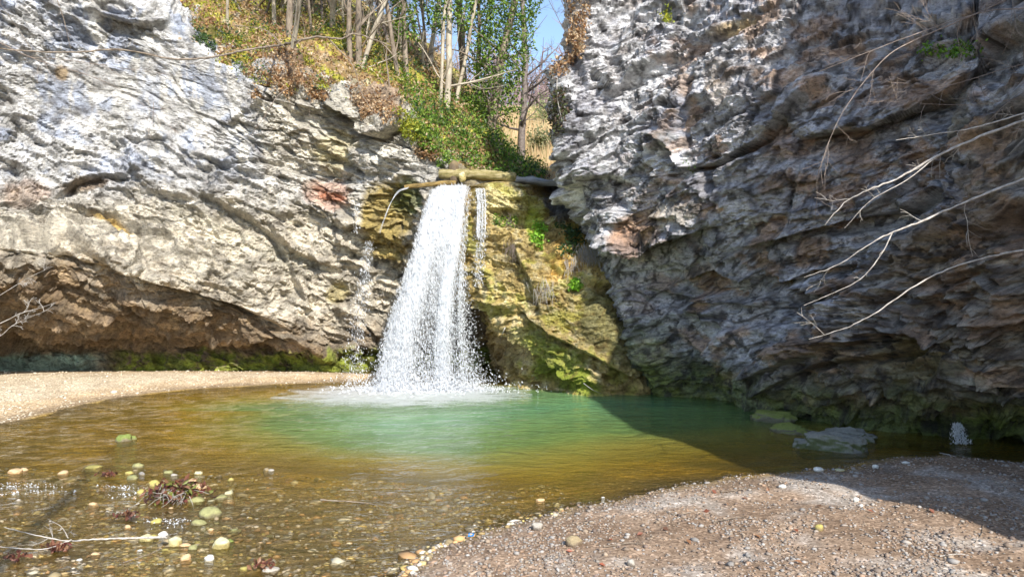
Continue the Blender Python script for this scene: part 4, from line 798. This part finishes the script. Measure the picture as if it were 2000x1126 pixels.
# ------------------------------------------------------------------ trees on the slope
GREEN = np.array([(.10, .20, .02), (.16, .28, .03), (.07, .14, .02), (.22, .34, .04), (.28, .36, .06), (.05, .10, .02)])
DGREEN = np.array([(.04, .09, .03), (.07, .13, .03), (.03, .07, .025), (.10, .15, .04)])
def tree(label, bx, by, tx, rad, mat, ivy=None, limbs=5, d=None, grp=None, height=11, nleaf=0, rv=.3, pal=GREEN, name='tree', seed=0, lr=(.04, .7), kids=4):
    r = np.random.default_rng(1000+seed+bx*7+by); p0 = on_hill(bx, by) if d is None else W(bx, by, d); p0[2] -= .15; top = W(tx, 0, p0[1]-.3+r.uniform(-.3, .3)); dv = (top-p0); dv /= np.linalg.norm(dv)
    R = .8*rad/2*p0[1]/F; o = thing(name, tuple(p0), label, 'tree', grp); k = 16; pts = wiggle(np.zeros(3), dv, height, k, .045, r, up=.02); tb = Tubes(); tb.add(pts, R*np.linspace(1.15, .22, k+1)*(1+.06*r.normal(0, 1, k+1)), 8); tb.build('trunk', mat, o)
    if limbs:
        tb = Tubes()
        for j in range(int(limbs*(1 if limbs > 20 else 2.4))):
            t = r.uniform(*lr); i = int(t*k); s = r.normal(0, 1, 3)*[1, .6, .3]+[0, 0, .35]; branch_rec(tb, pts[i], dv*.35+s/np.linalg.norm(s)*.9, height*r.uniform(.10, .22), R*.38*(1.2-t), 2, r, .13, .03, kids, .7)
        tb.build('branches', mat, o)
    if ivy:
        t0, t1, rr, n = ivy; t = r.uniform(t0, t1, n); c = np.stack([np.interp(t, np.linspace(0, 1, k+1), pts[:, a]) for a in range(3)], -1); rad_ = rr*(.45+.55*(1+fbm(np.stack([t*9, t*0, t*0], -1), 3, seed+bx)))
        a = r.uniform(0, 6.28, n); q = rad_*r.uniform(.15, 1, n)**.5; C = c+np.stack([np.cos(a)*q, np.sin(a)*q, r.normal(0, .12, n)], -1); cl_ = fbm(C*2.2, 3, seed+5); C = C[cl_ > -.22]
        leaves_mesh('ivy_crown', C, r.uniform(.035, .075, len(C)), M['leaf'], pal[r.integers(0, len(pal), len(C))]*r.uniform(.7, 1.25, (len(C), 1)), o)
    return o
TR = [('tall bare tree standing alone in the gap before the tan field', 1017, 318, 1027, 17, 'bark_grey', None, 34, None, 11.5),
 ('big ivy clad tree right of the others with a reddish upper trunk', 957, 262, 980, 22, 'bark', (.05, 1, .95, 15000), 6, None, 12),
 ('slim trunk wrapped in loose ivy left of the big ivy clad tree', 928, 235, 935, 10, 'bark', (.0, 1, .5, 5000), 4, None, 12),
 ('pale leaning trunk split in two with a crown of bright ivy', 872, 205, 898, 14, 'bark_pale', (.22, 1, .75, 7500), 5, None, 12),
 ('thinner pale stem rising right beside the split leaning trunk', 890, 200, 912, 9, 'bark_pale', (.35, 1, .4, 1800), 4, None, 12),
 ('straight pale trunk behind the ivy slope with green top', 839, 130, 838, 12, 'bark_pale', (.35, 1, .4, 2200), 5, None, 12),
 ('thin pale pole of a tree just right of the straight pale trunk', 860, 198, 857, 8, 'bark_pale', (.45, 1, .28, 1200), 4, None, 12),
 ('ivy wrapped trunk at the left edge of the blue sky gap', 795, 150, 790, 12, 'bark', (.1, 1, .5, 4500), 6, None, 12),
 ('crooked grey stem left of the ivy wrapped trunk at the sky gap', 778, 148, 768, 10, 'bark', (.3, .9, .22, 500), 6, None, 11),
 ('ivy spotted leaning tree rooted where the moss meets the cliff rim', 700, 140, 722, 13, 'bark', (.25, .9, .28, 1500), 6, None, 11),
 ('smooth leaning trunk crossing behind the ivy spotted tree', 706, 128, 738, 10, 'bark_pale', None, 6, None, 11),
 ('grey upright trunk between moss bank and leaning trees', 684, 112, 682, 12, 'bark', (.5, .9, .2, 500), 5, None, 11),
 ('slender pale trunk at the middle of the mossy slope', 650, 60, 648, 11, 'bark_pale', None, 5, None, 10),
 ('leaning pale sapling growing out of the root stump', 572, 82, 583, 11, 'bark_pale', None, 4, 18.2, 10),
 ('thick blurred grey trunk behind the root stump', 564, 66, 564, 14, 'bark', None, 4, None, 10),
 ('pale straight trunk left of the thick grey one', 536, 52, 533, 10, 'bark_pale', None, 4, None, 10),
 ('thin lone pole tree at the left end of the slope near the rocks', 445, 62, 445, 7, 'bark_pale', None, 4, None, 9),
 ('brown thin stem standing just left of the pale mossy slope trunk', 610, 66, 606, 6, 'bark', None, 4, None, 9),
 ('bent dark stem hanging over the rim beside brown bracken', 762, 215, 757, 6, 'bark', None, 0, None, 2.0)]
for k, (lab, bx, by, tx, rd, mt, ivy, lm, d_0, hh) in enumerate(TR): tree(lab, bx, by, tx, rd, M[mt], ivy, lm, d_0, 'trees above the waterfall', hh, seed=k, lr=(.12, .97) if k == 0 else (.05, .8), kids=6 if k == 0 else 4)
for k in range(44):
    bx = rng.uniform(470, 910); by = np.interp(bx, [470, 640, 760, 860, 910], [30, 40, 90, 150, 190])-rng.uniform(0, 35)
    tree('thin pale stem hung with ivy among the saplings on the upper slope' if k % 3 == 1 else 'thin bare stem among the crowded saplings on the upper slope', int(bx), int(by), bx+rng.normal(0, 14), rng.uniform(3.5, 7), M[['bark', 'bark_pale', 'bark_grey'][k % 3]], (.2, 1, .22, 700) if k % 3 == 1 else None, 5, None, 'saplings crowded on the upper slope', 9, name='sapling', seed=90+k, kids=4)
tree('dark evergreen standing behind the ivy trees against the sky', 905, 150, 905, 16, M['bark'], (.15, 1, 1.0, 6000), 0, 27, 'trees above the waterfall', 14, pal=DGREEN, seed=200)
tree('dusky evergreen behind the thin trunks left of the sky gap', 742, 60, 742, 14, M['bark'], (.1, 1, 1.0, 4500), 0, 29, 'trees above the waterfall', 14, pal=DGREEN, seed=201)
# ground cover on the slope
hn = NH.reshape(-1, 3); sel = (ha > 250) & (ha < 1075) & (hb > -80); hidx = np.where(sel)[0]; pvol = fbm(hq*.9, 3, 840)
def cover(name, n, cond, size, pal, lift, lab):
    idx = hidx[cond(ha[hidx], hb[hidx], pvol[hidx])]
    if len(idx) == 0: return
    idx = rng.choice(idx, n); C = hq[idx]+rng.normal(0, .09, (n, 3)); C[:, 2] += np.abs(rng.normal(0, lift, n)); o = leaves_mesh(name, C, rng.uniform(*size, n), M['leaf'], pal[np.clip((fbm(C*1.3, 3, 871)*1.6+.5)*len(pal)+rng.normal(0, .7, n), 0, len(pal)-1).astype(int)]*rng.uniform(.7, 1.25, (n, 1))); tag(o, lab, kind='stuff')
BRN = np.array([(.60, .46, .30), (.50, .38, .24), (.44, .32, .20), (.38, .20, .08), (.28, .15, .07), (.46, .30, .15), (.20, .11, .06), (.42, .26, .13)]); MOSS = np.array([(.34, .36, .03), (.24, .28, .03), (.44, .42, .05), (.16, .20, .02)])
cover('leaf_litter', 24000, lambda a, b, v: v < .12, (.03, .07), BRN, .05, 'brown dead leaves and bracken covering the slope')
cover('moss', 20000, lambda a, b, v: (v > .02) & (a < 800), (.025, .05), MOSS, .05, 'yellow green moss cushions on the slope')
cover('undergrowth', 15000, lambda a, b, v: (a > 780) & (b > 150+(a-780)*.35), (.03, .065), GREEN, .22, 'green ivy and bramble undergrowth left of the gap')
cover('brush', 7000, lambda a, b, v: (v > .15) & (a > 420), (.03, .06), DGREEN, .3, 'dark green low brush in patches of the slope')
DL_n = DL.reshape(-1, 3); da, db = proj(DL_n)
def fringe(name, lab, x0, y0, rx, ry, n, pal, size=(.025, .055), lift=.08, src=None):
    a, b, Q = (da, db, DL_n) if src is None else src; idx = np.where((np.abs(a-x0) < rx) & (np.abs(b-y0) < ry) & (np.hypot((a-x0)/rx, (b-y0)/ry)+1.1*fbm(Q*1.3, 3, 860) < .8))[0]
    if len(idx) == 0: print('none', name, x0); return
    idx = rng.choice(idx, n); C = Q[idx]+rng.normal(0, .05, (n, 3)); C[:, 1] -= np.abs(rng.normal(0, lift, n)); C[:, 2] += np.abs(rng.normal(0, lift*.5, n)); c0 = C.mean(0)
    o = thing(name, tuple(c0), lab, None); leaves_mesh('leaves', C-c0, rng.uniform(*size, n), M['leaf'], pal[rng.integers(0, len(pal), n)]*rng.uniform(.7, 1.3, (n, 1)), o); return tag(o, lab, {'shrub': 'shrub', 'ivy_patch': 'plant', 'bracken': 'plant', 'moss_cushion': 'moss', 'fern_tuft': 'plant', 'bramble': 'plant'}[name])
fringe('bracken', 'orange brown dead bracken hanging over the rim below the root stump', 560, 135, 110, 60, 3600, BRN)
fringe('bracken', 'pinkish brown bracken bank at the rim left of the ivy slope', 745, 190, 80, 55, 2400, BRN)
fringe('ivy_patch', 'ivy patch among pale rocks at the upper left end of the slope', 425, 50, 50, 50, 1200, DGREEN)
fringe('ivy_patch', 'ivy spilling down the rocky corner above the hollow log', 860, 270, 50, 60, 2400, GREEN)
fringe('moss_cushion', 'mossy yellow strip running down the rim toward the waterfall', 800, 240, 30, 60, 1500, MOSS)
fringe('bracken', 'brown dead growth on the rock right of the dark hole', 840, 300, 40, 26, 700, BRN)
bq = DB.reshape(-1, 3); ba, bb = proj(bq); BS = (ba, bb, bq); rq = DR.reshape(-1, 3); rq = rq[rq[:, 1] > 7]; ra, rb = proj(rq); RS = (ra, rb, rq)
LIME = np.array([(.20, .42, .03), (.28, .50, .05), (.14, .30, .03)])
fringe('fern_tuft', 'vivid green fern tuft high on the yellow buttress', 1052, 462, 16, 24, 420, LIME, src=BS, lift=.05)
fringe('fern_tuft', 'small green plant low on the buttress below the dry grass', 1125, 555, 16, 22, 320, LIME, src=BS, lift=.05)
fringe('fern_tuft', 'dull green plant beside the narrow water curtain', 990, 432, 26, 12, 200, GREEN, src=BS, lift=.04)
fringe('fern_tuft', 'dark green growth hanging in the cleft right of the buttress', 1112, 470, 30, 45, 700, DGREEN, src=BS, lift=.06)
fringe('fern_tuft', 'green plants growing on the dark ledge high in the right cliff', 1855, 100, 55, 14, 420, LIME*.6, src=RS, lift=.05, size=(.02, .04))
fringe('fern_tuft', 'tiny green sprig under the pale bulge of the right cliff', 1345, 322, 9, 14, 60, LIME*.6, src=RS, lift=.03, size=(.015, .03))
fringe('fern_tuft', 'yellow green sprigs near the top of the right cliff', 1303, 32, 9, 22, 140, MOSS*1.3, src=RS, lift=.05, size=(.02, .045))
fringe('shrub', 'rusty brown leafy shrub clinging to the upper left edge of the right cliff', 1128, 50, 24, 80, 1500, BRN, src=RS, lift=.18)
fringe('bracken', 'dark tangled growth hanging on the left edge of the right cliff', 1088, 215, 22, 55, 1500, np.array([(.05, .04, .03), (.12, .08, .05), (.08, .10, .03)]), src=RS, lift=.12)
fringe('bracken', 'rust coloured tuft halfway up the left edge of the right cliff', 1100, 135, 22, 22, 420, BRN, src=RS, lift=.12)
# dry grass hanging from the buttress
for k, (a, b, w, n, ln, lab) in enumerate(((1150, 505, 34, 260, .42, 'fan of dry straw grass hanging where buttress meets right cliff'), (1000, 500, 14, 70, .28, 'small straw tuft on the middle of the buttress'), (1060, 575, 26, 60, .35, 'wispy dead roots hanging under the buttress bulge'), (995, 450, 10, 40, .3, 'thin dry stalks below the dull green plant'), (1115, 530, 20, 80, .35, 'brown dead stalks left of the straw fan'))):
    c0 = at(a, b-16, .05); tb = Tubes()
    for j in range(n):
        q = np.array([rng.normal(0, w/2*c0[1]/F), rng.normal(-.02, .05), rng.normal(0, .10)]); tb.add(wiggle(q, [rng.normal(0, .25), -.35, -.6], ln*rng.uniform(.4, 1.1), 4, .12, rng, droop=.18), np.linspace(.005, .0015, 5), 3)
    o = thing('dry_grass', tuple(c0), lab, 'grass'); tb.build('straw', M['twig_mid'] if k % 2 else M['twig_pale'], o)
branch_thing('hanging_root', 'short pale root stub hanging on the lower buttress', 'root', [([at(987, 638, .12), at(982, 650, .14), at(978, 662, .12), at(976, 672, .1)], .02, .006)], M['twig_pale'])
# roots and limbs on the left cliff
at_ = lambda a, b, o=.12: at(a, b, o)
branch_thing('leaning_tree', 'gnarled tree rooted at the cliff rim with long limbs reaching left over the rock', 'tree', [
  ([on_hill(556, 92)+[0, -.2, 0], W(520, 92, 17.2), W(470, 100, 16.4), W(410, 112, 15.3), W(340, 115, 14.5), W(240, 97, 13.8), W(150, 102, 13.2), W(50, 100, 12.6), W(-60, 88, 12.2)], .055, .02),
  ([on_hill(556, 92)+[0, -.2, 0], W(585, 80, 17.6), W(620, 72, 17.4), W(665, 76, 17.3), W(690, 66, 17.3), W(725, 76, 17.3), W(765, 90, 17.4)], .075, .025),
  ([W(640, 74, 17.4), W(660, 95, 17.2), W(690, 130, 17.2), W(710, 190, 17.1), W(745, 235, 17.0)], .03, .010),
  ([W(556, 92, 17.6), W(520, 60, 17.5), W(480, 52, 17.4), W(450, 50, 17.3)], .03, .01)], M['bark'], side=9, sl=.35)
for k, (pts, r0, lab) in enumerate((([(565, 90), (566, 130), (564, 170), (563, 235)], .014, 'straight dark root hanging below the stump on pale rock'), ([(607, 150), (606, 190), (603, 250)], .008, 'thin root line hanging on the cliff right of the straight dark root'), ([(636, 90), (634, 150), (635, 235)], .009, 'long vertical root falling past the white bulge of rock'),
     ([(562, 172), (540, 190), (515, 230), (490, 265)], .018, 'slanting root running down left from the bracken across cream rock'), ([(110, -5), (125, 40), (138, 95)], .016, 'dark twig crossing the top left corner of the cliff downward'), ([(300, 200), (298, 235), (290, 260), (305, 280)], .01, 'short crooked root on the bluish left cliff'),
     ([(660, 120), (690, 165), (697, 220), (716, 240)], .012, 'kinked root beside the dark hole in the left cliff'))):
    branch_thing('hanging_root', lab, 'root', [([at_(a, b, .18) for a, b in pts], r0*1.2, r0*.5)], M['twig_mid'] if k % 2 else M['bark'], side=3, sl=.3)
branch_thing('bare_branch', 'fine bare twigs slanting down across the top left of the cliff', 'branch', [([W(-80, 40, 11.5), W(60, 112, 12), W(180, 150, 12.5), W(260, 190, 13), W(360, 270, 13.6)], .016, .004), ([W(60, 112, 12), W(150, 120, 12.4), W(330, 145, 13), W(470, 150, 14)], .010, .003)], M['twig_mid'], side=8, sl=.3)
branch_thing('bare_branch', 'spray of bleached twigs entering low from the left edge over the dark overhang', 'branch', [([W(-160, 690, 9), W(-20, 640, 9.2), W(40, 612, 9.3), W(75, 602, 9.4), W(110, 590, 9.5)], .014, .003), ([W(-160, 690, 9), W(-20, 665, 9.1), W(30, 632, 9.2), W(95, 604, 9.3)], .010, .003), ([W(-100, 640, 9), W(10, 570, 9.3), W(60, 540, 9.4), W(105, 520, 9.5)], .008, .002)], M['twig_pale'], side=9, sl=.25)
# bleached branches in front of the right cliff
RG = 'bleached branches reaching in from the right edge'
branch_thing('bare_branch', 'uppermost pale branch from the right edge with a long forked end', 'branch', [([W(2330, 130, 8.1), W(2150, 196, 7.6), W(2000, 236, 7.3), W(1900, 272, 7.2), W(1830, 305, 7.1), W(1760, 345, 7.1), W(1700, 370, 7.1), W(1655, 392, 7.2), W(1610, 440, 7.2)], .042, .006),
  ([W(2150, 196, 7.6), W(2000, 222, 7.3), W(1900, 250, 7.2), W(1810, 264, 7.2), W(1750, 274, 7.2)], .022, .005), ([W(1830, 305, 7.1), W(1770, 352, 7.0), W(1700, 392, 7.0), W(1650, 445, 7.0)], .012, .004)], M['twig_pale'], RG, side=4, sl=.28)
branch_thing('bare_branch', 'middle pale branch from the right edge forking into two drooping ends', 'branch', [([W(2330, 240, 8.1), W(2150, 300, 7.7), W(2000, 350, 7.3), W(1900, 388, 7.2), W(1800, 432, 7.1), W(1740, 455, 7.1), W(1690, 482, 7.1), W(1640, 515, 7.2), W(1570, 542, 7.3)], .036, .005),
  ([W(1742, 455, 7.1), W(1722, 495, 7.05), W(1680, 545, 7.1), W(1620, 575, 7.2), W(1570, 596, 7.2)], .015, .004)], M['twig_pale'], RG, side=3, sl=.22)
branch_thing('bare_branch', 'lowest pale branch from the right edge curving down to the left', 'branch', [([W(2330, 420, 8.0), W(2150, 455, 7.6), W(2000, 487, 7.3), W(1930, 502, 7.2), W(1850, 526, 7.1), W(1780, 562, 7.1), W(1715, 608, 7.1), W(1650, 640, 7.2), W(1580, 662, 7.3)], .030, .005)], M['twig_pale'], RG, side=3, sl=.14)
for k, (pts, r0, lab) in enumerate((([(2320, -160), (2050, -40), (1900, 30), (1760, 92), (1700, 145), (1640, 230), (1600, 330)], .022, 'dark thin branch sweeping from the top right corner down the cliff'), ([(2320, -60), (2080, 10), (1940, 20), (1830, 52), (1700, 100), (1600, 140)], .018, 'slim dark branch running left just under the top right corner'),
     ([(2320, 120), (2100, 110), (1980, 130), (1860, 165), (1750, 180)], .014, 'tangle of thin dark twigs right of the ledge plants'), ([(2320, 250), (2120, 170), (2000, 190), (1880, 205), (1700, 195)], .012, 'hair thin twigs crossing above the uppermost pale branch'))):
    branch_thing('bare_branch', lab, 'branch', [([W(a, b, 8.2-.5*i/len(pts)) for i, (a, b) in enumerate(pts)], r0, .003)], M['twig_mid'], 'dark twigs before the upper right cliff', side=12, sl=.32)
branch_thing('bare_branch', 'dark upright stems sprouting from the rusty shrub on the cliff edge', 'branch', [([at(1128, 75, .1), W(1112, 40, 15.3), W(1088, -20, 15.2)], .03, .012), ([at(1125, 90, .1), W(1100, 55, 15.3), W(1062, -20, 15)], .02, .008), ([at(1130, 60, .1), W(1124, 20, 15.3), W(1110, -40, 15.2)], .02, .01)], M['bark_grey'], side=7, sl=.5)
branch_thing('hanging_root', 'pale root dangling down the left edge of the right cliff', 'root', [([at(1092, 110, .25), at(1088, 160, .25), at(1090, 200, .22), at(1098, 236, .25)], .02, .008)], M['twig_pale'])

# ------------------------------------------------------------------ far field, bushes and woods
n = 14000; y = rng.uniform(21, 58, n); x = (rng.uniform(900, 1200, n)-1000)/F*y; z = np.interp(y, [a for a, b in dsz], [b for a, b in dsz]); hgt = rng.uniform(.25, .9, n); wd = rng.uniform(.012, .03, n)+y*.0004; ln = rng.normal(0, .12, n)
V = np.stack([np.stack([x-wd, y, z-.2], -1), np.stack([x+wd, y, z-.2], -1), np.stack([x+ln, y+rng.normal(0, .1, n), z+hgt], -1)], 1)
RD = np.array([(.60, .44, .24), (.50, .34, .18), (.68, .54, .32), (.36, .30, .14)]); o = raw_mesh('reeds', V.reshape(-1, 3), np.arange(3*n).reshape(-1, 3), 3, M['leaf'], smooth=False, col=np.repeat(RD[rng.integers(0, 4, n)][:, None], 3, 1)); tag(o, 'dry tan reeds covering the field beyond the waterfall', kind='stuff')
tb = Tubes(); wr = np.random.default_rng(5)
for k in range(520):
    y = wr.uniform(56, 190); x = wr.uniform(-30, 30)+(wr.uniform(930, 1130)-1000)/F*y*1.1; z = np.interp(y, [a for a, b in dsz], [b for a, b in dsz]); h = wr.uniform(5, 10); p = np.array([x, y, z-1]); top = p+[wr.normal(0, .5), 0, h]
    tb.add([p, (p+top)/2+wr.normal(0, .15, 3), top], [.14, .09, .03], 3)
    for j in range(14):
        t = wr.uniform(.25, .95); q = p+(top-p)*t; e = q+np.array([wr.normal(0, 1), wr.normal(0, 1), wr.uniform(.4, 1.6)])*h*.17; tb.add([q, e], [.05, .015], 3)
        for i in range(2): e2 = (q+e)/2+np.array([wr.normal(0, 1), wr.normal(0, 1), wr.uniform(.2, 1)])*h*.09; tb.add([(q+e)/2, e2], [.03, .012], 3)
M['wood'] = simple('far_twigs', (.20, .14, .14), (.36, .27, .27), .2, .95, .0)
o = tb.build('woods', M['wood']); tag(o, 'leafless purplish wood on the far hill', kind='stuff')
def bush(px_, py_, d, rx, rz, n, lab, pal=None, name='bush', mat='bark_grey', seed=0):
    r = np.random.default_rng(400+seed); c0 = W(px_, py_, d); c0[2] = np.interp(d, [a for a, b in dsz], [b for a, b in dsz])-.1; o = thing(name, tuple(c0), lab, 'bush'); tb = Tubes()
    for k in range(n): s = r.normal(0, 1, 3)*[rx, rx*.6, .3]; branch_rec(tb, r.normal(0, .12, 3)*[1, 1, 0], s+[0, 0, rz*.9], rz*r.uniform(.7, 1.2), .022, 2, r, .16, .0, 4, .8)
    tb.build('stems', M[mat], o)
    if pal is not None:
        m_ = 1200; C = r.normal(0, .4, (m_, 3))*[rx, rx*.7, rz*.8]+[0, 0, rz*.6]; leaves_mesh('foliage', C, r.uniform(.04, .09, m_), M['leaf'], pal[r.integers(0, len(pal), m_)], o)
bush(1050, 330, 21, .9, 1.3, 9, 'bare grey bush with arching twigs between gap tree and right cliff', seed=1)
bush(1075, 335, 22, .8, 1.0, 7, 'low tangled bare bush touching the right cliff edge', seed=2)
bush(985, 330, 23, .7, 1.5, 7, 'twiggy bare bush left of the lone gap tree', seed=3)
bush(1062, 210, 44, 1.7, 1.6, 5, 'pale green shrub on the tan field right of the lone gap tree', np.array([(.22, .30, .10), (.30, .36, .14)]), seed=4)
bush(1058, 265, 33, 1.0, 1.2, 5, 'dull olive shrub halfway down the tan field', np.array([(.18, .20, .08), (.24, .24, .12)]), seed=5)
for k, (a, d, c) in enumerate(((1058, 150, .9), (1066, 152, 1.0), (1074, 154, .8), (1046, 158, .8))):
    z = np.interp(d, [p for p, q in dsz], [q for p, q in dsz]); o = thing('far_fir', ((a-1000)/F*d, d, z), ('small dark fir second from left on the far skyline', 'tallest dark fir on the far skyline', 'rightmost small dark fir on the far skyline', 'lone dark fir left of the others on the far skyline')[k], 'tree', 'firs on the far skyline'); r = np.random.default_rng(k); tb = Tubes(); tb.add([[0, 0, 0], [0, 0, 9*c]], [.2, .03], 5); tb.build('trunk', M['bark'], o)
    m_ = 900; t = r.uniform(.1, 1, m_); a_ = r.uniform(0, 6.28, m_); q = (1-t)*2.2*c*r.uniform(.3, 1, m_); leaves_mesh('crown', np.stack([np.cos(a_)*q, np.sin(a_)*q, t*9*c], -1), .22, M['leaf'], DGREEN[r.integers(0, 4, m_)], o)
bush(1030, 352, 17.9, .4, .35, 4, 'yellow mossy mound at the foot of the lone gap tree', MOSS, name='moss_mound', seed=9)
# two leafless trees stand on the bank behind the photographer
for k, (x, y, h, lab) in enumerate(((.2, -4.2, 12, 'leafless tree on the near bank behind the viewer'), (-2.2, -6.0, 14, 'second leafless tree farther back on the near bank'))):
    r = np.random.default_rng(70+k); o = thing('bare_tree', (x, y, 0), lab, 'tree', 'trees on the near bank'); pts = wiggle(np.zeros(3), [.03, 0, 1], h, 14, .05, r, up=.02); tb = Tubes(); tb.add(pts, np.linspace(.13, .03, 15), 8); tb.build('trunk', M['bark'], o); tb = Tubes()
    for j in range(9): branch_rec(tb, pts[r.integers(6, 14)], r.normal(0, 1, 3)*[1, 1, .3]+[0, 0, .5], r.uniform(1.5, 3), .035, 2, r, .12, .03, 4, .7)
    tb.build('branches', M['bark'], o)
